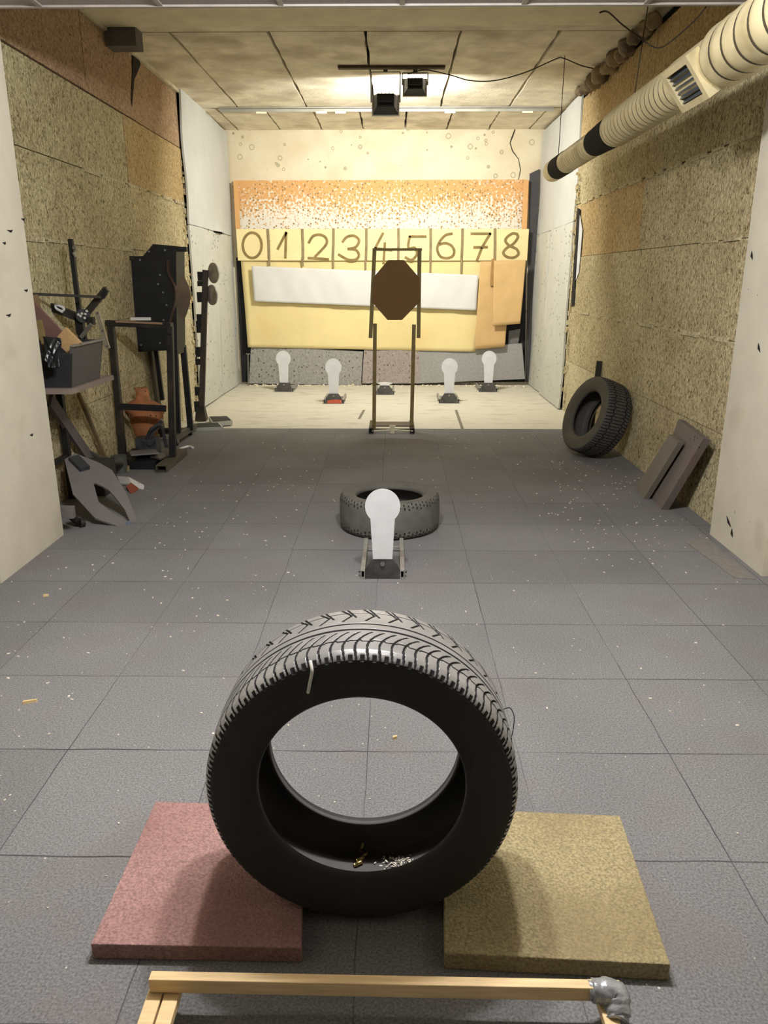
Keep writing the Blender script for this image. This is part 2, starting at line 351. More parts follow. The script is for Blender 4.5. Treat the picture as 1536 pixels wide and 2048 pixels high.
wool_tan = woodwool('woodwool_tan', (232, 220, 180), (112, 96, 66), .38)
wool_olive = woodwool('woodwool_olive', (232, 224, 182), (118, 102, 72), .38)
wool_red = woodwool('woodwool_reddish', (212, 184, 152), (116, 92, 68), .36, ((.88, .82, .78), (1, .98, .96)))
wool_gold = woodwool('woodwool_gold', (226, 202, 154), (118, 94, 60), .36, ((.92, .86, .78), (1.0, 1.0, .97)))
wool_pale = woodwool('woodwool_pale', (236, 228, 194), (140, 124, 90), .36)
MW = [wool_tan, wool_olive, wool_red, wool_gold, wool_pale, void]
def wool_wall(side):
    b = MB(); X = XL if side < 0 else XR; g = .006; out = -1 if side < 0 else 1
    b.cur = 5; b.box(*( ((X - .3, 4.0, -.05), (X - .03, 8.9, ZC)) if side < 0 else ((X + .03, 4.0, -.05), (X + .3, 8.9, ZC)) ))
    if side < 0:
        rows = [(2.745, 3.27, [(4.0, 6.22, 2), (6.22, 7.35, 2), (7.35, 8.82, 2)]), (2.2, 2.745, [(4.0, 7.0, 1), (7.0, 8.82, 3)]),
                (1.68, 2.2, [(4.0, 6.9, 1), (6.9, 8.82, 0)]), (1.12, 1.68, [(4.0, 6.4, 1), (6.4, 8.82, 0)]), (.56, 1.12, [(4.0, 7.2, 0), (7.2, 8.82, 4)]), (-.02, .56, [(4.0, 5.7, 0), (5.7, 7.3, 0), (7.3, 8.82, 4)])]
    else:
        rows = [(2.62, 3.22, [(4.0, 6.5, 3), (6.5, 8.86, 3)]), (2.19, 2.62, [(4.0, 8.86, 0)]), (1.66, 2.19, [(4.0, 6.5, 0), (6.5, 8.86, 3)]), (1.1, 1.66, [(4.0, 7.0, 0), (7.0, 8.86, 0)]),
                (.56, 1.1, [(4.0, 6.2, 0), (6.2, 8.86, 0)]), (-.02, .56, [(4.0, 7.4, 0), (7.4, 8.86, 4)])]
    rnd = random.Random(3 + side)
    for z0, z1, cs in rows:
        for y0, y1, mi in cs:
            t = rnd.uniform(0, .008); gg = g * (1 if z0 > 2 else .35); b.cur = mi
            xa, xb = (X - .1, X + t) if side < 0 else (X - t, X + .1)
            n = 14
            pa = []; lo = z0 + gg; hi = z1 - gg
            b.box((xa, y0 + gg, lo), (xb, y1 - gg, hi))
    # crumbled mortar lips along some joints
    b.cur = 4
    for z, ya, yb in (((2.2, 6.0, 8.7), (1.68, 4.3, 6.9), (1.12, 4.5, 6.3)) if side < 0 else ((2.19, 4.3, 8.4), (1.1, 4.6, 8.6), (1.66, 4.6, 5.2))):
        y = ya
        while y < yb:
            ln = rnd.uniform(.1, .4); hgt = rnd.uniform(.012, .035); d = rnd.uniform(.006, .016)
            p = [(X, y, z - hgt), (X - out * d, y + .03, z - hgt * .3), (X - out * d, y + ln - .03, z + hgt * .2), (X, y + ln, z + hgt)]
            b.box((min(X, X - out * d), y, z - hgt / 2), (max(X, X - out * d), y + ln, z + hgt / 2)); y += ln + rnd.uniform(.02, .12)
    # crumbling end of the wall beside the grey sheets
    for k in range(90):
        z = rnd.uniform(0, 2.6); s_ = rnd.uniform(.015, .05); y = 8.80 + rnd.uniform(-.12, .04); d = rnd.uniform(.004, .03)
        b.cur = rnd.choice((4, 3, 4, 0)); b.box((min(X, X - out * d), y, z), (max(X, X - out * d), y + s_, z + s_ * 1.3))
    return struct('wall_left' if side < 0 else 'wall_right', b, MW)
wl = wool_wall(-1); wr = wool_wall(1)
b = MB(); b.prism([sd(x, y, XL + .011) for x, y in ((266, 112), (276, 113), (281, 128), (276, 142), (268, 160), (264, 214), (262, 200))], (.002, 0, 0)); b.build('torn_gap', void, wl)
b = MB(); b.prism([sd(x, y, XR - .016) for x, y in ((1155, 416), (1160, 418), (1148, 612), (1142, 612))], (-.002, 0, 0)); b.build('open_slot', void, wr)
b = MB(); b.prism([sd(x, y, XR - .014) for x, y in ((1160, 430), (1165, 460), (1158, 545), (1152, 560))], (-.002, 0, 0)); b.build('exposed_strip', mat('exposed_white', (200, 202, 204), .7), wr)
b = MB(); b.box((XL - .01, 4.3, 3.268), (XL + .035, 8.8, 3.3)); struct('trim_3', b, mat('pale_batten', (206, 196, 168), .8))
# void behind the sheets past the wool walls
b = MB(); b.box((XL - .3, 8.9, -.1), (XL - .02, YB + .2, ZC)); struct('wall_left_rear', b, void)
b = MB(); b.box((XR + .03, 8.9, -.1), (XR + .3, YB + .2, ZC)); struct('wall_right_rear', b, void)
b = MB(); b.box((-2.5, YB, -.1), (2.3, YB + .2, ZC + .1)); wb = struct('wall_back', b, plaster_material())
crk = MB(); crk.tube([dp(x, y, YB - .001) for x, y in ((1030, 259), (1024, 275), (1020, 286), (1025, 302), (1037, 318), (1041, 340), (1037, 360))], [.008, .01, .006, .007, .005, .006, .005], 6)
crk.build('crack', mat('crack_shadow', (60, 52, 38), .95), wb)
# whitewashed side walls nearer the camera
b = MB(); b.box((-2.4, 3.52, 0), (-1.94, 4.27, 2.72)); b.box((-2.6, -2, 0), (-2.02, 3.52, 2.72)); 
pl = struct('wall_left_front', b, whitewash)
b = MB(); b.box((1.87, 3.66, 0), (2.2, 4.33, 2.72)); b.box((1.93, -2, 0), (2.3, 3.66, 2.72))
pr = struct('wall_right_front', b, [whitewash])
nick = MB(); rn = random.Random(5)
for (x, y, l_) in ((14, 460, .06), (42, 437, .04), (48, 580, .04), (12, 630, .05), (5, 485, .03), (60, 870, .03)):
    p = sd(x, y, -1.939) ; nick.tube([p, p + Vector((.002, l_ * .6, -.004)), p + Vector((.001, l_, .004))], [.001, .006, .001], 6)
nick.build('bullet_nick', void, pl)
nick = MB()
for (x, y, l_) in ((1462, 1055, .07), (1520, 705, .03), (1465, 1075, .02), (1505, 520, .02)):
    p = sd(x, y, 1.869); nick.tube([p, p + Vector((-.002, l_ * .5, .02)), p + Vector((-.001, l_, .045))], [.001, .007, .001], 6)
nick.build('bullet_nick', void, pr)
b = MB(); b.box((-2.6, -2.2, 0), (2.3, -2, 2.72)); struct('wall_front', b, mat('dark_unseen_wall', (62, 58, 52), .9, 0, .15, 4))  # unseen wall behind the camera, colour made dark to cut bounced light
b = MB()
for side, x0, x1 in ((-1, -2.02, -2.0), (1, 1.905, 1.93)):
    b = MB(); b.box((x0, -1.9, 0), (x1, 3.5 if side < 0 else 3.64, .07)); struct('baseboard_left' if side < 0 else 'baseboard_right', b, concrete_pale)
# suspended ceiling at the front: tiles in a grid of bars
b = MB(); b.box((-2.6, -2, 2.712), (2.3, 4.29, 2.76)); b.cur = 1
for k in range(-4, 5):
    x = .035 + .585 * k; b.box((x - .012, -2, 2.704), (x + .012, 4.285, 2.713))
for k in range(0, 10): b.box((-2.4, 4.27 - .6 * k - .012, 2.703), (2.2, 4.27 - .6 * k + .012, 2.713))
struct('ceiling_front', b, [mat('mineral_ceiling_tile', (150, 142, 138), .95, 0, .12, 80, .2, 200), mat('ceiling_grid_bar', (158, 150, 142), .5)])
# concrete ceiling: planks with open joints
def planks(b, xs, y0, y1, z0=ZC):
    rnd = random.Random(11)
    for x0, x1 in zip(xs, xs[1:]):
        n = 16
        e0 = [x0 + .006 + rnd.uniform(0, .012) for _ in range(n + 1)]; e1 = [x1 - .006 - rnd.uniform(0, .012) for _ in range(n + 1)]; dz = rnd.uniform(0, .006)
        for k in range(n):
            ya = y0 + (y1 - y0) * k / n; yb = y0 + (y1 - y0) * (k + 1) / n
            b.hexa([(e0[k], ya, z0 + dz), (e1[k], ya, z0 + dz), (e1[k + 1], yb, z0 + dz), (e0[k + 1], yb, z0 + dz)],
                   [(e0[k], ya, z0 + .1), (e1[k], ya, z0 + .1), (e1[k + 1], yb, z0 + .1), (e0[k + 1], yb, z0 + .1)])
b = MB(); b.cur = 2; b.box((-2.6, 4.2, ZC + .09), (2.3, 11.3, ZC + .2)); b.cur = 0
planks(b, [-2.5, -1.78, -1.0, -.235, .52, 1.3, 2.2], 6.9, 9.72)
planks(b, [-2.5, -2.05, -1.5, -.95, -.41, .14, .68, 1.23, 1.76, 2.2], 9.78, 11.1)
b.cur = 1; b.box((-2.5, 4.2, ZC - .012), (2.2, 6.70, ZC + .08)); b.cur = 0; b.box((-2.5, 6.715, ZC + .0), (2.2, 6.87, ZC + .09))
struct('ceiling', b, [concrete, concrete_pale, void])
b = MB(); b.cur = 0; b.box((-2.24, 6.72, 3.165), (-2.0, 6.9, 3.3)); struct('trim_1', b, mat('grey_block', (96, 92, 84), .9, 0, .2, 9))
# white angle iron across the ceiling near the back
b = MB(); b.box((-2.0, 9.66, 3.29), (1.80, 9.74, 3.298)); b.box((-2.0, 9.732, 3.262), (1.80, 9.74, 3.298))
ang = tag(b.build('angle_iron', mat('cream_steel', (150, 148, 136), .6, .1, .15, 6), loc=(0, 9.7, 3.29)), 'long pale steel angle fixed across the ceiling near the back wall', 'steel angle')
b = MB()
for px in (523, 643, 681, 780, 900, 1055): p = dp(px, 224, 9.74); b = MB(); b.box((p.x - .06, 9.728, 3.245), (p.x + .06, 9.737, 3.264)); b.build('plaster_patch', concrete_pale, ang)
# mounting board on ceiling above the floodlights
b = MB(); b.box((-.52, 7.89, 3.28), (.46, 7.96, 3.3)); tag(b.build('mounting_board', mat('brown_board', (82, 66, 46), .85, 0, .2), loc=(0, 7.9, 3.3)), 'narrow dark wooden board fixed to the ceiling above the floodlights', 'board')

# ------------------------------------------------------------------ grey sheets on the rear side walls
def flat_wave(a, fu, fv, seed):
    r = random.Random(seed); ph = [r.uniform(0, 6.3) for _ in range(4)]
    return lambda u, v: a * (math.sin(fu * u + ph[0]) * math.cos(fv * v + ph[1]) + .5 * math.sin(2.3 * fu * u + ph[2]) * math.sin(1.7 * fv * v + ph[3]))
def wall_sheet(X, y0, y1, z0, z1, m_, name, label, seed, curl=0, lean=0):
    nx = 1 if X < 0 else -1; b = MB(); f = flat_wave(.008, 5, 6, seed)
    def fn(u, v):
        d = f(u, v)
        if curl: d += .06 * math.exp(-((u - curl) / .10) ** 2 - ((v - 0) / .05) ** 2)
        return d + lean * (1 - v)
    z0a, z0b = z0 if isinstance(z0, tuple) else (z0, z0); z1a, z1b = z1 if isinstance(z1, tuple) else (z1, z1)
    b.sheet([(X, y0, z0a), (X, y1, z0b), (X, y1, z1b), (X, y0, z1a)], 30, 40, .02, (nx, 0, 0), fn)
    o = b.build(name, m_, smooth=False, loc=(X, (y0 + y1) / 2, min(z0a, z0b))); return tag(o, label, 'wall sheet')
wall_sheet(-2.20, 8.78, 11.06, (2.0, 1.99), (3.33, 3.27), felt_clean, 'wall_sheet', 'clean upper grey sheet lining the left wall near the backstop, lower edge curling', 1, curl=.62)
wall_sheet(-2.205, 8.80, 9.98, (.012, .0), (1.995, 1.99), felt, 'wall_sheet', 'lower grey sheet on the left wall, beside the pole of round plates', 2)
wall_sheet(-2.205, 9.995, 11.06, (.0, .0), (1.98, 1.985), felt, 'wall_sheet', 'lower pocked grey sheet on the left wall, touching the back corner', 3)
wall_sheet(1.935, 8.86, 11.06, (2.03, 2.0), (3.27, 3.27), felt_clean, 'wall_sheet', 'clean upper grey sheet on the right wall behind the duct end', 4)
wall_sheet(1.93, 8.86, 10.1, (.0, .0), (2.025, 2.01), felt, 'wall_sheet', 'lower grey sheet on the right wall, next to the crumbling wall edge', 5, lean=.03)
wall_sheet(1.925, 10.115, 11.06, (.0, .0), (2.0, 1.995), felt, 'wall_sheet', 'lower grey sheet on the right wall, touching the dark strip in the corner', 6)
# ------------------------------------------------------------------ backstop: boards, sheets, writing
def Q(x0, y0, x1, y1, x2, y2, x3, y3, Y): return [dp(x0, y0, Y), dp(x1, y1, Y), dp(x2, y2, Y), dp(x3, y3, Y)]
def backsheet(name, label, cat, q, Y, m_, thick=.012, amp=.0, fu=6, fv=4, seed=1, lean=0, nu=24, nv=16):
    c = [dp(x, y, Y) for x, y in q]   # bottom-left, bottom-right, top-right, top-left
    f = flat_wave(amp, fu, fv, seed)
    b = MB(); b.sheet(c, nu, nv, thick, (0, -1, 0), (lambda u, v: f(u, v) + lean * (1 - v)))
    base = (c[0] + c[1]) / 2; o = b.build(name, m_, loc=base, smooth=amp > 0); return tag(o, label, cat)
yellow = mat('yellow_card', (224, 206, 148), .85, 0, .05, 4, .03, 20, rgb2=(218, 194, 132), mix2=(.5, .8), scale2=2)
yellow2 = mat('pale_yellow_card', (226, 210, 156), .85, 0, .05, 4, .03, 20, spots=(150, 120, 60), spot_scale=12, spot_size=.07)
cardb = mat('brown_cardboard', (200, 166, 112), .85, 0, .08, 5, .05, 20)
orange_edge = mat('orange_board_edge', (206, 158, 100), .8, 0, .05)
darkrub = mat('dark_rubber_sheet', (62, 60, 62), .75, 0, .15, 8, .05, 40)
o = backsheet('backstop_board', 'wide orange board flaked white along its lower half, above the numbers', 'board', [(476, 462), (1047, 460), (1056, 359), (468, 361)], 11.04, None, .05)
o.data.materials.clear(); o.data.materials.append(speckle_material())
eb = MB()
c = [dp(x, y, 10.985) for x, y in ((467, 361), (476, 361), (481, 460), (472, 460))]; eb.prism(c, (0, -.02, 0)); eb.build('edge_strip', orange_edge, o); eb = MB()
c = [dp(x, y, 10.985) for x, y in ((1047, 362), (1057, 360), (1053, 458), (1043, 458))]; eb.prism(c, (0, -.02, 0)); eb.build('edge_strip', orange_edge, o)
ys = backsheet('backstop_cloth', 'large hanging yellow sheet covering the lower middle of the backstop', 'sheet', [(497, 694), (950, 703), (985, 512), (481, 512)], 10.97, yellow, .006, .008, 14, 5, 4, lean=.04, nu=50, nv=24)
nb = backsheet('number_board', 'long pale yellow strip painted with digits 0 to 8', 'board', [(476, 521), (1054, 521), (1058, 458), (472, 458)], 10.93, yellow2, .02)
def c3(x, y, Y): return dp(400 + x / 3.84, 330 + y / 3.84, Y)
def c4(x, y, Y): return dp(800 + x / 4.7625, 330 + y / 4.7625, Y)
PY = 10.9285
paint = mat('olive_paint', (128, 108, 62), .8, 0, .25, 10); paint_grey = mat('grey_paint_line', (136, 120, 86), .8, 0, .2, 10)
def smoothpl(pts, n=5):
    out = []; P_ = [Vector((*p, 0)) for p in pts]
    for i in range(len(P_) - 1):
        a, b_, c_, d = P_[max(i - 1, 0)], P_[i], P_[i + 1], P_[min(i + 2, len(P_) - 1)]
        for k in range(n):
            t = k / n; out.append(.5 * ((2 * b_) + (c_ - a) * t + (2 * a - 5 * b_ + 4 * c_ - d) * t * t + (3 * b_ - a - 3 * c_ + d) * t ** 3))
    out.append(P_[-1]); return [(p.x, p.y) for p in out]
D3 = {'0': [[(401 + 72 * math.cos(a), 617 + 97 * math.sin(a)) for a in [k * math.pi / 10 - 1.4 for k in range(21)]]],
      '1': [[(597, 645), (662, 520)], [(662, 520), (655, 712)]], '2': [[(836, 596), (868, 548), (920, 536), (966, 560), (968, 612), (884, 704)], [(832, 715), (985, 724)]],
      '3': [[(1095, 590), (1130, 552), (1185, 545), (1221, 580), (1196, 630), (1138, 645)], [(1138, 645), (1195, 652), (1220, 690), (1200, 724), (1140, 728), (1065, 688)]],
      '4': [[(1405, 525), (1345, 640)], [(1345, 640), (1470, 655)], [(1420, 600), (1410, 745)]]}
D4 = {'5': [[(92, 682), (245, 682)], [(92, 682), (80, 790), (140, 790), (160, 850), (110, 905), (52, 880)]],
      '6': [[(495, 655), (430, 672), (372, 740), (355, 805), (382, 868), (440, 888), (498, 870), (516, 820), (488, 768), (430, 745), (368, 760)]],
      '7': [[(680, 655), (860, 655)], [(860, 655), (785, 780), (735, 905)], [(705, 785), (830, 783)]],
      '8': [[(1118, 662), (1078, 652), (1028, 680), (1004, 722), (1040, 768), (1108, 800), (1128, 848), (1082, 882), (1018, 875), (985, 838), (1012, 795), (1082, 748), (1122, 690), (1110, 655)]]}
for Dd, cf in ((D3, c3), (D4, c4)):
    for ch, sts in Dd.items():
        b = MB()
        for st in sts:
            pts = smoothpl(st) if len(st) > 2 else st
            b.stroke([cf(x, y, PY) for x, y in pts], .034)
        b.build('painted_digit', paint, nb)
for x0, y0, x1, y1, cf in ((520, 497, 530, 715, c3), (785, 497, 790, 720, c3), (1025, 492, 1020, 722, c3), (1278, 492, 1274, 728, c3), (1524, 492, 1522, 730, c3), (292, 612, 290, 905, c4), (596, 612, 586, 905, c4), (905, 612, 902, 905, c4)):
    b = MB(); b.stroke([cf(x0, y0, PY - .003), cf((x0 + x1) / 2 + 2, (y0 + y1) / 2, PY - .003), cf(x1, y1, PY - .003)], .036); b.build('divider_line', paint_grey, nb)
PY2 = 10.94 - .03
for x0, y0, x1, y1, cf in ((532, 700, 534, 772, c3), (785, 715, 792, 776, c3), (1024, 715, 1026, 790, c3), (1272, 715, 1272, 802, c3), (290, 890, 286, 1032, c4), (586, 890, 580, 1042, c4)):
    ln = MB(); ln.stroke([cf(x0, y0, PY2), cf(x1, y1, PY2)], .024); ln.build('painted_line', paint_grey, ys)
backsheet('paper_strip', 'long wrinkled white paper strip stuck across the yellow sheet', 'paper', [(508, 603), (952, 621), (957, 550), (503, 532)], 10.87, mat('white_paper', (206, 205, 200), .8, 0, .04, 3), .003, .009, 34, 3, 9, nu=90, nv=16)
o = backsheet('cardboard_sheet', 'long brown cardboard sheet hanging at the right of the yellow sheet', 'cardboard', [(949, 699), (1010, 694), (1022, 522), (961, 523)], 10.86, cardb, .006, .004, 5, 5, 12)
b = MB(); b.stroke([c4(890, 905, 10.83), c4(875, 1140, 10.83)], .05); b.build('painted_line', mat('dark_tan_paint', (160, 124, 70), .8), o)
backsheet('cardboard_sheet', 'shorter brown cardboard sheet overlapping the long one, below digit 8', 'cardboard', [(985, 652), (1040, 647), (1052, 520), (988, 521)], 10.80, cardb, .006, .006, 5, 5, 15, lean=.03)
backsheet('rubber_strip', 'tall dark rubber strip standing in the back right corner', 'rubber sheet', [(1052, 764), (1064, 764), (1079, 338), (1060, 347)], 11.05, darkrub, .03)
backsheet('rubber_backing', 'black rubber backing showing beside and below the yellow sheet', 'rubber sheet', [(484, 764), (1050, 764), (1052, 515), (472, 515)], 11.06, mat('black_backing', (24, 24, 26), .85), .01)
backsheet('rubber_slab', 'pocked grey rubber slab at the foot of the backstop, left end', 'rubber slab', [(498, 767), (722, 770), (726, 703), (502, 690)], 10.95, slab_grey, .05)
backsheet('rubber_slab', 'reddish speckled grey slab at the foot of the backstop, behind the wooden stand', 'rubber slab', [(724, 767), (838, 767), (838, 698), (728, 698)], 10.94, mat('reddish_slab', (156, 146, 140), .85, 0, .2, 30, .25, 60, spots=(120, 76, 64), spot_scale=26, spot_size=.3), .05)
backsheet('rubber_slab', 'smoother grey slab at the foot of the backstop, right end', 'rubber slab', [(834, 767), (1050, 758), (1044, 687), (830, 702)], 10.95, mat('smooth_grey_slab', (152, 151, 148), .85, 0, .12, 40, .15, 80), .05)
backsheet('rubber_offcut', 'small grey offcut tucked under the cardboard at the right of the backstop', 'rubber slab', [(1016, 692), (1036, 690), (1041, 658), (1018, 662)], 11.0, mat('dull_slab', (112, 110, 108), .85, 0, .2, 30), .03)
# thin rod in the left corner
b = MB(); p = dp(496, 762, 10.85); q = dp(496, 708, 10.85); p.z = -.01; b.tube([p, q], .008, 8); b.tube([q + Vector((-.03, 0, 0)), q + Vector((.03, 0, 0))], .007, 8)
tag(b.build('steel_rod', steel_bare, loc=p), 'thin T-topped steel rod standing in the back left corner', 'rod')
# rubble at foot of the backstop
b = MB(); rr = random.Random(21)
for k in range(260):
    p = fl(rr.uniform(500, 1050), rr.gauss(769, 3), -.01); p.y = min(p.y, 10.88); s_ = rr.uniform(.008, .03)
    b.bar(p, p + Vector((rr.uniform(-1, 1), rr.uniform(-1, 1), rr.uniform(0, .4))).normalized() * s_, s_ * .7, s_ * .5)
tag(b.build('rubble', concrete_pale, loc=(0, 10.9, 0)), 'line of small pale crumbs at the foot of the backstop', 'rubble', kind='stuff')

# ------------------------------------------------------------------ floodlights
def floodlight(x, y, z, wd, ht, label, tilt):
    t = thing('floodlight', label, 'floodlight', (x, y, z + .1), 'floodlights under the ceiling'); blk = mat('floodlight_black', (22, 24, 24), .45, .2, .15)
    c = Vector((x, y, z)); ax = Vector((0, 1, -tilt)).normalized(); u = Vector((1, 0, 0)); v = u.cross(ax)
    def quad(d, w_, h_): k = c + ax * d; return [k - u * w_ / 2 - v * h_ / 2, k + u * w_ / 2 - v * h_ / 2, k + u * w_ / 2 + v * h_ / 2, k - u * w_ / 2 + v * h_ / 2]
    b = MB(); b.hexa(quad(-.05, wd * .62, ht * .62), quad(.05, wd * .96, ht * .96)); b.build('housing', blk, t, bevel=.006)
    b = MB(); b.ringprism(quad(.05, wd * 1.04, ht * 1.04), quad(.05, wd * .9, ht * .9), ax * .018); b.build('rim', mat('lamp_rim', (200, 198, 186), .4, .5), t)
    b = MB(); b.hexa(quad(-.085, wd * .5, ht * .35), quad(-.05, wd * .5, ht * .35)); b.build('terminal_box', blk, t, bevel=.004)
    b = MB()
    for k in range(5):
        q = c + ax * -.02 + u * (k - 2) * wd * .14; b.bar(q - v * ht * .36, q + v * ht * .36, .005, .07, ax)
    b.build('cooling_fin', blk, t)
    b = MB(); top = 3.297
    for s_ in (-1, 1): b.bar((x + s_ * wd * .54, y, z), (x + s_ * wd * .54, y - .02, top - .03), .012, .03, (0, 1, 0))
    b.bar((x - wd * .54, y - .02, top - .03), (x + wd * .54, y - .02, top - .03), .03, .008); b.bar((x, y - .02, top), (x, y - .02, top - .03), .04)
    b.build('bracket', steel_bare, t)
    b = MB(); b.hexa(quad(.052, wd * .88, ht * .88), quad(.056, wd * .88, ht * .88)); 
    g = mat('lamp_glass', (250, 246, 220), .3); Bn = g.node_tree.nodes['Principled BSDF']; Bn.inputs['Emission Color'].default_value = (1, .95, .8, 1); Bn.inputs['Emission Strength'].default_value = 6
    b.build('lamp_glass', g, t)
floodlight(-.085, 8.02, 3.02, .25, .19, 'black floodlight hanging lower, left of the ceiling pair', .30)
floodlight(.19, 8.05, 3.17, .22, .15, 'black floodlight close to the ceiling, right of the pair', .16)

# ------------------------------------------------------------------ ventilation duct
DX, DZ = 1.45, 2.38
t = thing('ventilation_duct', 'cream ribbed ventilation duct hanging along the right wall', 'duct', (DX, 5, DZ))
duct_m = mat('galvanised_duct', (196, 184, 146), .42, .25, .14, 6, .06, 20, rgb2=(160, 146, 110), mix2=(.52, .72), scale2=5)
seam_m = mat('duct_seam', (58, 50, 34), .7)
def ducttube(name, y0, y1, r, pitch):
    ys_ = np.arange(y0, y1, pitch / 10); rs = []; pts = []; N = 40
    for k, y in enumerate(ys_):
        ph = (k % 10) / 10; rs.append(r - (.006 if ph > .85 else 0) + .005 * math.sin(ph * math.pi)); pts.append((DX, y, DZ))
    b = MB(); b.tube(pts, rs, N); b.mi = [1 if (k // N) % 10 in (7, 8, 9)[1 if pitch > .1 else 0:] and k < (len(pts) - 1) * N else 0 for k in range(len(b.f))]
    return b.build(name, [duct_m, seam_m], t, smooth=True)
ducttube('thick_section', 1.2, 3.80, .126, .125); ducttube('ribbed_section', 4.26, 5.56, .106, .075); ducttube('narrow_section', 6.05, 7.1, .084, .07)
b = MB(); b.tube([(DX, 3.76, DZ), (DX, 4.30, DZ)], .115, 40); b.build('grille_section', duct_m, t, smooth=False)
blk = mat('black_tape', (14, 15, 18), .85, spec=.15)
b = MB(); b.tube([(DX, 5.54, DZ), (DX, 6.08, DZ)], [.1065, .092], 64); b.build('black_sleeve', blk, t)
b = MB(); b.tube([(DX, 7.06, DZ), (DX, 7.44, DZ)], .0925, 64); b.build('black_sleeve', blk, t)
b = MB(); b.tube([(DX, 7.42, DZ), (DX, 7.64, DZ), (DX, 7.68, DZ)], [.092, .092, .088], 64); b.build('end_cap', duct_m, t)
# grille on the lower left flank
gd = Vector((-.8, 0, -.6)).normalized(); gu = Vector((0, 1, 0)); gv = gd.cross(gu); gc = Vector((DX, 4.02, DZ)) + gd * .125
def gq(d, w_, h_): k = gc + gd * d; return [k - gu * w_ / 2 - gv * h_ / 2, k + gu * w_ / 2 - gv * h_ / 2, k + gu * w_ / 2 + gv * h_ / 2, k - gu * w_ / 2 + gv * h_ / 2]
b = MB(); b.ringprism(gq(-.06, .34, .21), gq(-.06, .26, .15), gd * .065); gr = b.build('grille_frame', duct_m, t)
b = MB(); b.hexa(gq(-.055, .27, .155), gq(-.045, .27, .155)); b.build('grille_back', mat('grille_dark', (22, 28, 38), .6), gr)
b = MB()
for k in range(6):
    q = gc + gv * (-.06 + .024 * k) - gd * .015; b.bar(q - gu * .13, q + gu * .13, .004, .03, (gd + gv * .7).normalized())
b.build('grille_slat', mat('grille_slat', (74, 82, 92), .4, .4), gr)
# hangers and cables
def wire(pts, r, name, label, cat, m_, n=6, group=None):
    b = MB(); b.tube(pts, r, n); return tag(b.build(name, m_, loc=pts[-1], smooth=True), label, cat, group)
dark_wire = mat('dark_wire', (46, 38, 28), .6)
wire([(1.485, 7.6, 3.3), (1.48, 7.6, 2.466)], .0032, 'hanger_wire', 'thin straight wire from the ceiling to the duct end', 'wire', dark_wire)
wire([(1.56, 5.4, 3.3), (1.50, 5.4, 2.47)], .003, 'hanger_wire', 'thin straight wire holding the ribbed middle of the duct', 'wire', dark_wire)
def spl(pts, n=8):
    out = []; P_ = [Vector(p) for p in pts]
    for i in range(len(P_) - 1):
        a, b_, c_, d = P_[max(i - 1, 0)], P_[i], P_[i + 1], P_[min(i + 2, len(P_) - 1)]
        for k in range(n):
            t_ = k / n; out.append(.5 * ((2 * b_) + (c_ - a) * t_ + (2 * a - 5 * b_ + 4 * c_ - d) * t_ * t_ + (3 * b_ - a - 3 * c_ + d) * t_ ** 3))
    out.append(P_[-1]); return out
wire(spl([fl(1210, 12, 2.75) + Vector((0, .1, 0)), dp(1216, 24, 4.6), dp(1243, 48, 4.9), dp(1275, 72, 5.1), dp(1305, 93, 5.1), dp(1325, 94, 5.0), dp(1355, 72, 4.8), dp(1390, 40, 4.6), dp(1412, 14, 4.35)]), .0042, 'hanging_cable', 'dark cable sagging in a loop from the suspended ceiling at the right', 'cable', dark_wire)
wire(spl([Vector((.12, 7.99, 3.25)), dp(850, 140, 7.99), dp(900, 150, 7.9), dp(940, 161, 7.9), dp(990, 161, 7.8), dp(1050, 145, 7.75), dp(1112, 118, 7.65), dp(1128, 117, 7.6), dp(1165, 132, 7.8), dp(1195, 138, 8.0)]), .0048, 'lamp_cable', 'dark cable running from the floodlights along the ceiling to the right wall', 'cable', dark_wire)
# blobs of old foam in the corner above the right wall
b = MB(); rr = random.Random(4)
for k in range(16):
    y = 6.35 + k * .155; c = Vector((1.87 + rr.uniform(-.02, .03), y, 3.235 + rr.uniform(-.02, .02)))
    a = rr.uniform(.05, .085); pts = []; fs = []
    for i in range(7):
        th = math.pi * i / 6
        for j in range(10):
            ph = 2 * math.pi * j / 10; k_ = 1 + .2 * math.sin(3 * ph + k) * math.sin(2 * th)
            pts.append(c + Vector((math.sin(th) * math.cos(ph) * a * k_, math.sin(th) * math.sin(ph) * a * 1.1, math.cos(th) * a * .9 * k_)))
    for i in range(6):
        for j in range(10): fs.append((i * 10 + j, i * 10 + (j + 1) % 10, (i + 1) * 10 + (j + 1) % 10, (i + 1) * 10 + j))
    b.add(pts, fs)
struct('trim_2', b, mat('old_foam', (150, 130, 100), .9, 0, .3, 14, .4, 40, rgb2=(92, 80, 66)), smooth=True)

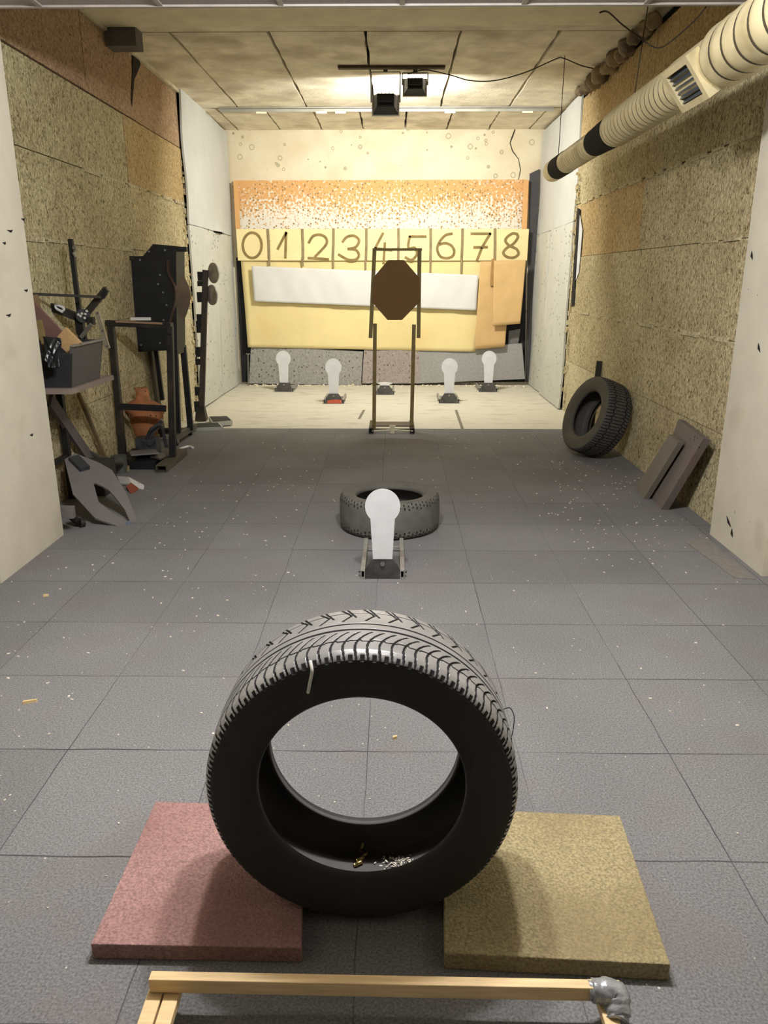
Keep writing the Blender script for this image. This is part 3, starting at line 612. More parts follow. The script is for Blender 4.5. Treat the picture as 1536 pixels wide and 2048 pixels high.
# ------------------------------------------------------------------ tyres
def tyre(name, label, R, rb, hw, nth, fine, loc, axis, treadm=None, seed=0, sidem=None, group=None):
    """lathe about local y, then turned so local y points along axis; grooves are cut into the mesh"""
    t = thing(name, label, 'tyre', (0, 0, 0), group)
    key = [(-.70 * hw, rb), (-.84 * hw, rb + .004), (-.97 * hw, rb + .26 * (R - rb)), (-1.0 * hw, rb + .5 * (R - rb)), (-.99 * hw, rb + .68 * (R - rb)), (-.975 * hw, rb + .82 * (R - rb)), (-.92 * hw, R - .0125), (-.80 * hw, R - .0045)]
    def cat(pts, n):
        out = []
        for i in range(len(pts) - 1):
            a, b_, c_, d = [np.array(pts[k]) for k in (max(i - 1, 0), i, i + 1, min(i + 2, len(pts) - 1))]
            for k in range(n):
                u = k / n; out.append(.5 * ((2 * b_) + (c_ - a) * u + (2 * a - 5 * b_ + 4 * c_ - d) * u * u + (3 * b_ - a - 3 * c_ + d) * u ** 3))
        return out
    side = cat(key, 5); y0 = -.80 * hw; nt_ = int(2 * abs(y0) / fine)
    crown = [np.array((y0 + (2 * abs(y0)) * k / nt_, R - .0045 * ((y0 + 2 * abs(y0) * k / nt_) / y0) ** 2)) for k in range(nt_ + 1)]
    mir = [np.array((-p[0], p[1])) for p in reversed(side)]
    outer = np.array(side + crown + mir)
    inn = cat([(.70 * hw, rb), (.62 * hw, rb + .006), (.80 * hw, rb + .3 * (R - rb)), (.86 * hw, rb + .55 * (R - rb)), (.80 * hw, R - .03), (.6 * hw, R - .02), (0, R - .016), (-.6 * hw, R - .02), (-.80 * hw, R - .03), (-.86 * hw, rb + .55 * (R - rb)), (-.80 * hw, rb + .3 * (R - rb)), (-.62 * hw, rb + .006)], 4)
    inn = np.array(inn)
    def ring(prof, closed_groove):
        th = np.arange(nth) * 2 * np.pi / nth
        Yp = np.repeat(prof[:, 0][:, None], nth, 1); Rp = np.repeat(prof[:, 1][:, None], nth, 1); T = np.repeat(th[None, :], len(prof), 0)
        G = np.zeros_like(Yp)
        if closed_groove:
            q = Yp / hw; NP = max(40, int(2 * math.pi * R / .0262)); P_ = 2 * math.pi / NP; arc = R * P_
            edge = np.clip((.972 - np.abs(q)) / .05, 0, 1)
            def line(off, half): d = np.abs(((T - off) / P_ + .5) % 1 - .5) * arc; return d < half
            if seed == 0:
                c1 = (np.abs(q + .11) < .022) | (np.abs(q - .12) < .022)
                f = (q < -.2) & (q > -.965); s_ = (q + .2) / -.76
                lat = line(P_ * (1.0 * np.clip(s_, 0, 1) ** .6 * 1.3 + .5 * np.sin(s_ * 3.1)), .0019) & f
                st = np.where(np.floor(T / P_) % 2 == 0, .012, -.012); c2 = (np.abs(q + .52 + st) < .009)
                nt2 = line(P_ * .5 + P_ * 1.3, .0042) & (q < -.9) & (q > -.972)
                g_ = (q > .24) & (q < .95); s2 = (q - .24) / .7; P2 = P_ * 2
                d2 = np.abs(((T - P_ * 2.2 * np.abs(s2 - .35)) / P2 + .5) % 1 - .5) * arc * 2
                d3 = np.abs(((T + P_ * (.8 - 1.6 * s2)) / P2 + .5) % 1 - .5) * arc * 2
                re = ((d2 < .0022) & g_) | ((d3 < .0018) & (q > .4) & (q < .8)); c3_ = np.abs(q - .62) < .008
                m_ = c1 | lat | c2 | nt2 | re | (c3_ & g_)
            elif seed == 1:
                zz = .02 * np.sign(np.sin(T * NP / 2)); m_ = (np.abs(np.abs(q) - .5 + zz) < .014) | (line(P_ * .8 * np.abs(q), .0009) & (np.abs(q) > .6))
            else:
                zz = .03 * np.sign(np.sin(T * NP / 2))
                c1 = (np.abs(np.abs(q) - .45 + zz) < .03); lat = line(P_ * .6 * np.abs(q), .0024) & (np.abs(q) > .52) & (np.abs(q) < .93); lat2 = line(P_ * .5 * q, .0018) & (np.abs(q) < .35)
                m_ = c1 | lat | lat2
            G = np.where(m_, 1.0, 0.0) * (edge > 0) * (Rp > R - .03)
            Rp = Rp - G * (.0045 if seed == 0 else .006)
        return np.stack([Rp * np.cos(T), Yp, Rp * np.sin(T)], -1).reshape(-1, 3), G
    vo, G = ring(outer, True); vi, _ = ring(inn, False)
    A = Vector(axis).normalized(); rot = Vector((0, 1, 0)).rotation_difference(A).to_matrix()
    Rm = np.array(rot)
    def mk(nm, V, n, mats, mi, wrap):
        V = V @ Rm.T
        a = np.arange(n - 1)[:, None] * nth + np.arange(nth)[None, :]; bq = np.arange(n - 1)[:, None] * nth + (np.arange(nth)[None, :] + 1) % nth
        Fq = np.stack([a, bq, bq + nth, a + nth], -1).reshape(-1, 4)
        me = bpy.data.meshes.new(nm); me.vertices.add(len(V)); me.vertices.foreach_set('co', V.astype(np.float32).ravel())
        me.loops.add(Fq.size); me.loops.foreach_set('vertex_index', Fq.ravel().astype(np.int32)); me.polygons.add(len(Fq))
        me.polygons.foreach_set('loop_start', np.arange(0, Fq.size, 4, dtype=np.int32)); me.polygons.foreach_set('loop_total', np.full(len(Fq), 4, np.int32))
        for x in mats: me.materials.append(x)
        me.polygons.foreach_set('material_index', mi.astype(np.int32)); me.polygons.foreach_set('use_smooth', np.ones(len(Fq), bool)); me.update(calc_edges=True); me.validate()
        bm = bmesh.new(); bm.from_mesh(me); bmesh.ops.recalc_face_normals(bm, faces=bm.faces); bm.to_mesh(me); bm.free()
        o_ = bpy.data.objects.new(nm, me); COL.objects.link(o_); o_.parent = t; return o_
    n1 = len(side); n2 = len(crown)
    ks = np.where(np.abs(outer[:, 0]) < .973 * hw)[0]; ks = [k for k in ks if outer[k, 1] > R - .026]; k0, k1 = ks[0], ks[-1] + 1
    Gr = G.reshape(len(outer), nth)
    mid = np.maximum(np.maximum(Gr[k0:k1 - 1], Gr[k0 + 1:k1]), np.maximum(np.roll(Gr[k0:k1 - 1], -1, 1), np.roll(Gr[k0 + 1:k1], -1, 1)))
    mk('tread', vo.reshape(len(outer), nth, 3)[k0:k1].reshape(-1, 3), k1 - k0, [treadm or rubber_tread, groove_rubber], (mid > .5).ravel(), 0)
    for nm, a, b_ in (('sidewall', 0, k0 + 1), ('sidewall', k1 - 1, len(outer))):
        mk(nm, vo.reshape(len(outer), nth, 3)[a:b_].reshape(-1, 3), b_ - a, [sidem or rubber_black], np.zeros((b_ - a - 1) * nth), 0)
    mk('inner_liner', vi, len(inn), [mat('tyre_liner', (74, 72, 70), .8, 0, .1)], np.zeros((len(inn) - 1) * nth), 0)
    t.location = Vector(loc); return t
RT_ = .353
big = tyre('tyre', 'big worn tyre standing upright in the foreground between two mats', RT_, .233, .125, 1500, .0017, (-.068, 1.562, RT_ + .001), (0, 1, 0))
tyre('tyre', 'grey tyre lying flat on the floor behind the single popper', .302, .20, .108, 480, .004, (-.022, 4.47, .109), (0, .02, 1), rubber_dusty, 1, mat('dusty_sidewall', (88, 86, 80), .8, 0, .15, 12))
ax = Vector((-.9, -.25, .34)).normalized(); hwr = .12; Rr = .325
cz = Rr * math.sqrt(1 - ax.z ** 2) + hwr * abs(ax.z) - .012
rt_ = tyre('tyre', 'dark tyre leaning against the right wall', Rr, .195, hwr, 480, .004, (1.69, 6.4, cz), ax, mat('dark_dusty_tread', (66, 65, 60), .75, 0, .2, 14, .1, 80), 2, mat('brownish_sidewall', (74, 70, 60), .75, 0, .15, 10))

# ------------------------------------------------------------------ mats, casings and the timber frame in the foreground
red_m = mat('red_rubber_granulate', (152, 118, 112), .9, 0, .36, 150, .5, 170, rgb2=(124, 88, 84), mix2=(.45, .8), scale2=3)
yel_m = mat('olive_rubber_granulate', (150, 138, 102), .9, 0, .40, 150, .5, 170, rgb2=(118, 104, 72), mix2=(.45, .8), scale2=3)
b = MB(); b.prism([(-.665, 1.338, 0), (-.198, 1.334, 0), (-.246, 1.808, 0), (-.665, 1.822, 0)], (0, 0, .042)); tag(b.build('rubber_mat', red_m, loc=(-.43, 1.58, 0), bevel=.003), 'square dull red granulate mat left of the big tyre', 'mat')
b = MB(); b.prism([(.115, 1.322, 0), (.597, 1.298, 0), (.622, 1.775, 0), (.14, 1.80, 0)], (0, 0, .045)); tag(b.build('rubber_mat', yel_m, loc=(.36, 1.55, 0), bevel=.003), 'square olive yellow granulate mat right of the big tyre', 'mat')
brass = mat('brass', (196, 172, 108), .3, .9, .15)
def tyre_floor(px, py, lift=0.0):
    r = ray(px, py).normalized(); rad = RT_ - .0165 - lift; best = None
    for k in range(4000):
        q = CAM + r * (1.2 + k * .0004)
        if q.z < RT_ and q.y > 1.5 and (q.x + .068) ** 2 + (q.z - RT_) ** 2 >= rad * rad: return q
    return q
def casing(px, py, dirv, label, ln=.024):
    p = tyre_floor(px, py, .006); d = Vector(dirv).normalized(); q = p + d * ln
    o = thing('cartridge_case', label, 'cartridge case', p, 'brass cases in the tyre')
    b = MB(); b.tube([p + d * .003, p + d * .019, q], [.0052, .0052, .0048], 14); b.build('case_body', brass, o, smooth=True)
    b = MB(); b.tube([p, p + d * .0018, p + d * .0019, p + d * .003], [.0056, .0056, .0045, .0045], 14); b.build('case_rim', brass, o)
casing(708, 1731, (.8, .5, .05), 'brass case nearest the sidewall in the row inside the big tyre')
casing(712, 1722, (.85, .55, .03), 'brass case lying alongside the nearest one inside the big tyre')
casing(722, 1716, (.6, .6, .1), 'brass case at the far end of the row inside the big tyre')
casing(722, 1704, (.2, .5, .75), 'brass case tipped up on end behind the others inside the big tyre')
b = MB(); rr = random.Random(8); chipm = mat('pale_chips', (216, 208, 192), .8, 0, .25, 90)
for k in range(90):
    p = tyre_floor(rr.gauss(795, 16), rr.gauss(1724, 7), rr.uniform(.001, .007))
    s_ = rr.uniform(.003, .008); d = Vector((rr.uniform(-1, 1), rr.uniform(-1, 1), rr.uniform(-.3, .3))).normalized(); b.bar(p, p + d * s_, s_ * .45, s_ * .3)
tag(b.build('chip_heap', chipm, loc=tyre_floor(795, 1724)), 'small heap of pale chips inside the bottom of the big tyre', 'chips', kind='stuff')
# timber frame at the bottom edge
t = thing('timber_frame', 'pale wooden frame lying at the bottom edge of the picture, corner taped grey', 'wooden frame', (-.03, 1.1, 0))
zb = .055
pA = fl(303, 1944, zb + .03); pB = fl(1238, 1962, zb + .03)
for nm, d0, d1, z0, z1 in (('crossbar', 0, .022, zb, zb + .034),):
    A_ = Vector((pA.x, pA.y, 0)); B_ = Vector((pB.x, pB.y, 0)); n_ = Vector((0, -1, 0))
    b = MB(); b.hexa([A_ + Vector((0, 0, z0)), B_ + Vector((0, 0, z0)), B_ + Vector((0, -.022, z0)), A_ + Vector((0, -.022, z0))], [A_ + Vector((0, 0, z1)), B_ + Vector((0, 0, z1)), B_ + Vector((0, -.022, z1)), A_ + Vector((0, -.022, z1))]); b.build(nm, pine, t, bevel=.002)
def leg(x0, x1, y1, nm='leg', w_=.031):
    b = MB(); ya = pA.y - .006; b.hexa([(x0, ya, zb - .022), (x0 + w_, ya, zb - .022), (x0 + w_, ya, zb - .001), (x0, ya, zb - .001)], [(x1, y1, 0), (x1 + w_, y1, 0), (x1 + w_, y1, .021), (x1, y1, .021)]); b.build(nm, pine, t, bevel=.002)
leg(-.498, -.508, .45); leg(-.463, -.472, .45); leg(pB.x - .045, pB.x - .015, .45)
b = MB(); tp = Vector((pB.x - .035, pB.y - .011, zb + .017)); rr = random.Random(2)
vs = []; fs = []; n = 18
path = [tp + Vector((-.028, 0, .0)), tp + Vector((-.02, 0, .0)), tp + Vector((.0, -.001, 0)), tp + Vector((.022, -.004, -.004)), tp + Vector((.026, -.018, -.014)), tp + Vector((.022, -.035, -.026)), tp + Vector((.02, -.045, -.03))]
radii = [.022, .027, .03, .032, .03, .026, .022]
path = spl(path, 5); radii = [radii[min(6, int(k / 5))] * .86 for k in range(len(path))]
b.tube(path, radii, 26)
b.v = [tuple(Vector(v) + Vector((rr.uniform(-1, 1), rr.uniform(-1, 1), rr.uniform(-1, 1))) * .0011 + Vector((math.sin(v[0] * 420 + v[2] * 300), math.cos(v[1] * 380 + v[0] * 200), math.sin(v[2] * 500 + v[1] * 260))) * .0008) for v in b.v]
b.build('tape_wrap', mat('grey_tape', (150, 152, 154), .32, .35, .15, 30, .3, 60), t, True)
tag(t.children[-1], 'crumpled silver-grey tape')
# white strip and dark rubber thread hanging on the tyre
wp = mat('white_plastic', (206, 206, 200), .5)
b = MB(); b.tube(spl([dp(620, 1322, 1.449), dp(624, 1342, 1.434), dp(620, 1365, 1.432), dp(616, 1386, 1.432)]), .0035, 8); tag(b.build('plastic_strip', wp, loc=dp(616, 1386, 1.432), smooth=True), 'short white plastic strip hanging over the big tyre shoulder', 'strip')
b = MB(); b.tube(spl([dp(1008, 1418, 1.62), dp(1020, 1416, 1.63), dp(1028, 1432, 1.64), dp(1027, 1455, 1.64), dp(1023, 1474, 1.63)]), .0012, 6); tag(b.build('rubber_thread', groove_rubber, loc=dp(1023, 1474, 1.63), smooth=True), 'thin black thread looping off the right side of the big tyre', 'thread')

# ------------------------------------------------------------------ popper targets
def popper_parts(root, fallen=False):
    x, y, z = root.location; L_ = lambda a, b_, c: Vector((x + a, y + b_, z + c))
    for s_ in (-1, 1):
        b = MB(); b.hollow(L_(s_ * .099, -.005, .024), L_(s_ * .099, .5, .024), .021, .046, .004)
        r = b.build('side_rail', steel_grey if False else mat('light_grey_rail', (148, 146, 140), .5, .3, .2, 20), root)
        b = MB(); b.cyl(L_(s_ * .112, .03, .03), L_(s_ * .122, .03, .03), .007, 6); b.build('bolt', steel_dark, r)
    b = MB(); b.prism([L_(-.088, 0, .003), L_(.088, 0, .003), L_(.088, 0, .052), L_(.052, 0, .104), L_(-.052, 0, .104), L_(-.088, 0, .052)], (0, .008, 0)); fp = b.build('front_plate', mat('scuffed_steel_plate', (92, 92, 92), .35, .7, .35, 14, .1, 40), root)
    b = MB(); b.cyl(L_(0, -.012, .083), L_(0, .002, .083), .012, 6); b.build('bolt', steel_bare, fp)
    b = MB(); b.bar(L_(-.088, .42, .015), L_(.088, .42, .015), .02); b.build('crossbar', mat('light_grey_rail', (0, 0, 0)), root)
    out = []
    hz, hr = .372, .087
    for k in range(33):
        a = math.radians(-46 + (272) * k / 32); out.append((hr * math.cos(a), hz + hr * math.sin(a)))
    out += [(-.048, .095), (.048, .095)]
    if not fallen: pts = [L_(a, .012 + (c - .09) * .06, c) for a, c in out]; off = Vector((0, .008, 0))
    else: pts = [L_(a, .02 + (c - .09) * .99, .085 + (c - .09) * .02) for a, c in out]; off = Vector((0, 0, .008))
    b = MB(); b.prism(pts, off); b.build('paddle', white_paint, root)
p0 = thing('popper_target', 'white round-headed popper in front of the flat tyre', 'popper target', (-.052, 3.6, 0)); popper_parts(p0)
for (x, y), lab in (((-1.462, 10.28), 'far left white popper on the pale floor, by the backstop'), ((-.722, 9.27), 'nearer white popper left of the wooden stand on the pale floor'),
                    ((.672, 9.32), 'nearer white popper right of the wooden stand on the pale floor'), ((1.262, 10.3), 'far right white popper on the pale floor, by the backstop')):
    c = copy_tree(p0); c.location = (x, y, -.012); c.scale = (1.12, 1.0, 1.17); c['label'] = lab; c['group'] = 'white poppers in front of the backstop'
rp = [o_ for o_ in COL.objects if o_.name.startswith('popper_target') and o_.get('label', '').startswith('nearer white popper left')][0]
rx_, ry_, rz_ = rp.location; b = MB(); b.prism([(rx_ - .07, ry_ - .003, rz_ + .006), (rx_ + .084, ry_ - .003, rz_ + .006), (rx_ + .084, ry_ - .003, rz_ + .04), (rx_ + .02, ry_ - .003, rz_ + .046), (rx_ - .07, ry_ - .003, rz_ + .036)], (0, .003, 0))
b.build('red_paint', mat('red_orange_paint', (190, 88, 62), .6), rp)
pf = thing('popper_target', 'low popper with its paddle fallen back, seen between the stand legs', 'popper target', (-.115, 10.02, -.012), 'white poppers in front of the backstop'); popper_parts(pf, True); pf.scale = (1.12, 1.0, 1.17)

# ------------------------------------------------------------------ wooden stand with octagon card
YS = 7.5
t = thing('target_stand', 'dark wooden target stand with tall upper frame in the middle of the range', 'target stand', (-.01, YS, 0))
def stick(nm, a, b_, w_=.036, d_=.022, Y=YS):
    q = MB(); q.bar(dp(*a, Y), dp(*b_, Y), w_, d_, (0, 1, 0)); return q.build(nm, dark_wood, t)
stick('upper_post', (749, 500), (741, 676)); stick('upper_post', (839, 500), (837, 676)); stick('top_rail', (745, 499), (844, 499), .022, .036)
stick('lower_post', (750, 647), (748, 858), .036, .022, YS + .024); stick('lower_post', (828, 649), (823, 858), .036, .022, YS + .024)
b = MB(); lo = dp(739, 858, YS); hi = dp(827, 858, YS)
b.hollow((lo.x + .02, YS - .14, .028), (lo.x + .02, YS + .3, .028), .045, .05, .005); b.build('foot', steel_dark, t); b = MB(); b.hollow((hi.x - .015, YS - .14, .028), (hi.x - .015, YS + .3, .028), .045, .05, .005); b.build('foot', steel_dark, t)
b = MB(); b.prism([(lo.x + .02, YS + .06, .03), (hi.x - .02, YS + .06, .03), (hi.x - .02, YS + .2, .045), (lo.x + .02, YS + .2, .045)], (0, 0, .012)); b.build('base_plate', mat('brown_plate', (98, 86, 74), .7, .1, .15), t)
cream = mat('cream_strip', (206, 200, 172), .6)
b = MB(); a = dp(744, 862, YS - .1); c = dp(826, 862, YS - .1); b.tube([a, (a + c) / 2 + Vector((0, -.01, .012)), c], .008, 8); b.build('tie_bar', cream, t)
b = MB(); b.box((.0 - .03, YS - .13, .0), (.03 - .02, YS - .115, .075)); b.box((-.04, YS - .132, .06), (.02, YS - .115, .08)); b.build('bracket', cream, t)
cardt = mat('dark_card', (112, 84, 48), .85, 0, .06, 5)
b = MB(); b.prism([dp(x, y, YS - .018) for x, y in ((776, 520), (808, 520), (839, 556), (841, 602), (804, 640), (775, 640), (744, 604), (746, 556))], (0, .005, 0))
tag(b.build('octagon_target', cardt, loc=dp(790, 640, YS - .018)), 'brown octagonal card target fixed on the wooden stand', 'card target')

# ------------------------------------------------------------------ right side: stakes behind the tyre, two boards
for (x0, y0, x1, y1, lab) in ((1207, 722, 1180, 900, 'left of the two thin dark stakes sticking up behind the leaning tyre'), (1219, 726, 1205, 905, 'right of the two thin dark stakes sticking up behind the leaning tyre')):
    q = dp(x0, y0, 7.3); q.x = min(q.x, 1.92); p = Vector((q.x - .06, q.y - .1, 0)); b = MB(); b.bar(p, q, .022, .05, (1, 0, 0)); tag(b.build('stake', steel_dark, loc=p), lab, 'stake')
b = MB(); p = fl(1208, 905, .0); b.bar(p + Vector((0, -.03, .02)), p + Vector((.03, .12, .05)), .025, .012); tag(b.build('webbing_scrap', mat('olive_webbing', (92, 90, 62), .9), loc=p), 'short olive strap end poking out under the leaning tyre', 'strap')
P1 = fl(1322, 1019); P2 = fl(1297, 990); T1 = sd(1405, 876, 1.84)
N_ = (P2 - P1).cross(T1 - P1).normalized()
if N_.x > 0: N_ = -N_
bd = mat('grey_brown_board', (104, 96, 90), .8, 0, .12, 5, .12, 30, rgb2=(112, 90, 86), mix2=(.55, .75), scale2=4, spots=(48, 44, 42), spot_scale=22, spot_size=.22)
c = [onp(x, y, P1, N_) for x, y in ((1322, 1019), (1300, 993), (1357, 838), (1407, 877))]
b = MB(); b.prism(c, -N_ * .045); tag(b.build('leaning_board', bd, loc=(c[0] + c[1]) / 2), 'thick pitted grey board leaning on the right wall', 'board')
c2 = [onp(x, y, P1 + N_ * .055, N_) for x, y in ((1287, 998), (1271, 977), (1338, 868), (1357, 884))]
b = MB(); b.prism(c2, -N_ * .035); tag(b.build('leaning_board', mat('olive_grey_board', (112, 106, 94), .8, 0, .06, 5), loc=(c2[0] + c2[1]) / 2), 'narrow smooth grey board lying over the thick one at the right wall', 'board')
b = MB(); b.prism([fl(*p_) for p_ in ((1372, 1086), (1410, 1078), (1512, 1160), (1470, 1157))], (0, 0, .006)); tag(b.build('rubber_offcut', mat('pale_floor_strip', (122, 118, 112), .9, 0, .12, 30), loc=fl(1430, 1120)), 'flat grey rubber strip on the floor at the foot of the right whitewashed wall', 'rubber strip')

# ------------------------------------------------------------------ left side junk
def bars(b, segs, w_, d_, up=(0, 1, 0)):
    for (x0, y0, Y0, x1, y1, Y1) in segs: b.bar(dp(x0, y0, Y0), dp(x1, y1, Y1), w_, d_, up)
    return b
# octagonal steel plate with an almond-shaped slot
A1 = fl(208, 1058); A2 = fl(271, 1044); TT = sd(150, 905, -2.12); NN = (A2 - A1).cross(TT - A1).normalized()
if NN.y > 0: NN = -NN
on = lambda x, y, off=0: onp(x, y, A1 + NN * off, NN)
t = thing('steel_plate_target', 'grey octagonal steel plate with a pointed slot leaning at the left wall', 'steel target', (A1 + A2) / 2)
def dens(poly, n): 
    out = []
    for i in range(len(poly)):
        a = poly[i]; c_ = poly[(i + 1) % len(poly)]
        for k in range(n): out.append((a[0] + (c_[0] - a[0]) * k / n, a[1] + (c_[1] - a[1]) * k / n))
    return out
outer_px = [(129, 919), (150, 906), (200, 926), (224, 940), (252, 985), (274, 1040), (262, 1052), (256, 1059), (190, 1036), (146, 988)]
inner_px = [(187, 966), (192, 966), (205, 972), (218, 980), (231, 995), (250, 1020), (259, 1041), (254, 1043), (226, 1027), (197, 1003)]
def starhit(poly, c_, a_):
    dx, dy = math.cos(a_), math.sin(a_); best = None
    for (x0, y0), (x1, y1) in zip(poly, poly[1:] + poly[:1]):
        ex, ey = x1 - x0, y1 - y0; den = dx * ey - dy * ex
        if abs(den) < 1e-9: continue
        t_ = ((x0 - c_[0]) * ey - (y0 - c_[1]) * ex) / den; u_ = ((x0 - c_[0]) * dy - (y0 - c_[1]) * dx) / den
        if t_ > 0 and -1e-6 <= u_ <= 1 + 1e-6: best = t_ if best is None else max(best, t_)
    return (c_[0] + dx * best, c_[1] + dy * best)
sc_ = (226, 1006); angs = sorted(math.atan2(y - sc_[1], x - sc_[0]) for x, y in outer_px + inner_px); angs += [a_ + .03 for a_ in angs]; angs.sort()
b = MB(); b.ringprism([on(*starhit(outer_px, sc_, a_)) for a_ in angs], [on(*starhit(inner_px, sc_, a_)) for a_ in angs], -NN * .012); b.build('plate', steel_grey, t)
b = MB(); b.bar(on(147, 915, .014), on(170, 938, .014), .07, .028, NN); b.build('bracket', mat('blue_grey_steel', (72, 76, 80), .5, .5), t)
b = MB(); b.prism([on(*p, .004) for p in ((252, 1047), (258, 1042), (265, 1048), (259, 1054))], NN * .004); b.build('washer', mat('blue_tab', (86, 96, 122), .5), t)
# short lever and tub behind the plate (dark scrap)
b = MB(); p = Vector((-2.2, 4.75, 0)); b.box((-2.17, 5.10, .0), (-1.99, 5.34, .22)); 
tag(b.build('scrap_box', mat('dark_scrap', (44, 40, 40), .8, .1, .3, 12, .2), loc=(-2.08, 5.2, 0)), 'low dark box behind the octagonal plate', 'box')
b = MB(); b.box((-2.18, 4.30, .09), (-1.885, 4.34, .16)); b.box((-2.18, 4.3, 0), (-2.12, 4.34, .1)); tag(b.build('steel_channel', steel_grey, loc=(-2, 4.38, 0)), 'short grey steel channel lying behind the left whitewashed wall corner', 'steel channel')
p = fl(158, 1055); b = MB(); b.tube([p + Vector((-.06, .05, .055)), p + Vector((.0, .01, .025))], .022, 14); b.tube([p + Vector((.0, .01, .025)), p + Vector((.02, .03, .02))], .03, 14); tag(b.build('castor', steel_dark, loc=p), 'small dark castor on the floor beside the octagonal plate', 'castor')
# piece of broken white and brick-red board on the floor
p = [fl(238, 958, .05), fl(262, 950, .07), fl(288, 968, .05), fl(286, 980, .03), fl(262, 962, .05)]
b = MB(); b.prism([fl(234, 952, .03), fl(258, 954, .06), fl(288, 970, .03), fl(286, 979, .0), fl(262, 968, .03), fl(240, 966, .01)], (0, 0, -.012)); wbp = thing('broken_board', 'broken piece of white board with brick-red back on the floor', 'broken board', fl(265, 975))
b.build('white_face', mat('chipped_white', (206, 204, 196), .7, 0, .1, 20, spots=(120, 110, 100), spot_scale=40, spot_size=.2), wbp)
b = MB(); b.prism([fl(252, 972, .03), fl(262, 965, .04), fl(277, 976, .02), fl(262, 988, .0)], (0, 0, -.01)); b.build('red_piece', mat('brick_red', (128, 66, 46), .8), wbp)

# bench with the crate
zt = dp(145, 775, 4.55).z; xr = dp(146, 772, 4.55).x
bt = thing('bench', 'small bench under the black crate, half hidden by the left wall corner', 'bench', (-2.05, 4.8, 0))
b = MB(); b.prism([(-2.24, 4.48, zt - .03), (xr + .02, 4.48, zt - .03), (xr + .03, 5.15, zt - .03), (-2.24, 5.15, zt - .03)], (0, 0, .03)); b.build('bench_top', mat('grey_bench_top', (128, 116, 106), .7, 0, .1), bt)
for x, y in ((-2.2, 4.55), (-2.2, 5.05)):
    b = MB(); b.bar((x, y, 0), (x, y, zt - .03), .04); b.build('leg', steel_black, bt)
b = MB(); b.bar((-2.2, 4.55, .3), (-2.2, 5.05, .3), .03); b.build('stretcher', steel_black, bt)
# crate
ct = thing('plastic_crate', 'black plastic crate full of odds and ends on the bench', 'crate', (-2.03, 4.8, zt)); crm = mat('black_crate_plastic', (44, 45, 48), .45, 0, .25, 30, .1, 60); crs = mat('lighter_crate_side', (74, 70, 70), .6, 0, .2, 40, .1, 60, aniso=(1, 3, 1))
xb = xr; y0, y1 = 4.53, 4.98; h = dp(148, 685, 4.5).z - zt - .02; fl_ = .035
def wall4(a, b_, c_, d, off): q = MB(); q.prism([a, b_, c_, d], off); return q
b = wall4((-2.22, y0, zt), (xb, y0, zt), (xb + fl_, y0 - fl_ * .6, zt + h * .82), (-2.23, y0 - fl_ * .6, zt + h * .82), (0, .01, 0)); b.build('front_wall', crm, ct)
b = wall4((xb, y0, zt), (xb, y1, zt), (xb + fl_, y1 + fl_, zt + h), (xb + fl_, y0 - fl_ * .6, zt + h), (-.01, 0, 0)); b.build('end_wall', crs, ct)  # right-hand end wall, lighter than the other crate sides
b = wall4((-2.22, y1, zt), (xb, y1, zt), (xb + fl_, y1 + fl_, zt + h), (-2.23, y1 + fl_, zt + h), (0, -.01, 0)); b.build('back_wall', crm, ct)
b = wall4((-2.22, y0, zt), (-2.22, y1, zt), (-2.24, y1 + fl_, zt + h), (-2.24, y0 - fl_ * .6, zt + h), (.01, 0, 0)); b.build('end_wall', crm, ct)
b = MB(); b.box((-2.22, y0, zt), (xb, y1, zt + .01)); b.build('base', crm, ct)
b = MB(); b.bar((xb + fl_ + .004, y0 - fl_ * .6, zt + h), (xb + fl_ + .004, y1 + fl_, zt + h), .018, .012); b.build('rim', mat('crate_rim', (116, 112, 108), .5), ct)
def pxbar(name, label, cat, a, b_, Y0, Y1, w_, d_, m_, up=(0, 1, 0)):
    q = MB(); p0_ = dp(*a, Y0); p1_ = dp(*b_, Y1); q.bar(p0_, p1_, w_, d_, up); lo_ = p0_ if p0_.z < p1_.z else p1_
    return tag(q.build(name, m_, loc=lo_, bevel=.002), label, cat)
pxbar('plank', 'red-brown plank sticking out of the crate towards the left wall corner', 'plank', (60, 615), (122, 680), 4.66, 4.7, .09, .02, mat('red_brown_wood', (104, 76, 68), .75, 0, .1))
pxbar('plank', 'pale wooden block slanting out of the crate, split along its edge', 'plank', (122, 668), (152, 698), 4.62, 4.6, .105, .03, mat('pale_block', (176, 144, 98), .7, 0, .12, 6, aniso=(10, 1, 10)))
pxbar('batten', 'thin raw batten rising behind the planks in the crate', 'batten', (70, 590), (95, 690), 4.85, 4.8, .03, .02, wood_dim)
pxbar('batten', 'dark vertical batten at the far left inside the crate', 'batten', (78, 640), (92, 700), 4.62, 4.62, .03, .02, dark_wood)
# crumpled black bag over the crate front
b = MB(); n = 16; vs = []; fs = []
c0 = dp(108, 690, 4.45)
f0 = flat_wave(.010, 7, 8, 3); f2_ = flat_wave(.005, 21, 17, 5); f1 = lambda u, v: f0(u, v) + f2_(u, v)
b.sheet([dp(97, 735, 4.46), dp(122, 735, 4.46), dp(126, 675, 4.56), dp(90, 672, 4.56)], 18, 18, .006, (0, -1, 0), lambda u, v: .03 + f1(u, v))
tag(b.build('plastic_bag', mat('black_bag', (30, 33, 34), .3, 0, .15), loc=c0, smooth=True), 'crumpled black plastic bag hanging over the front of the crate', 'bag')
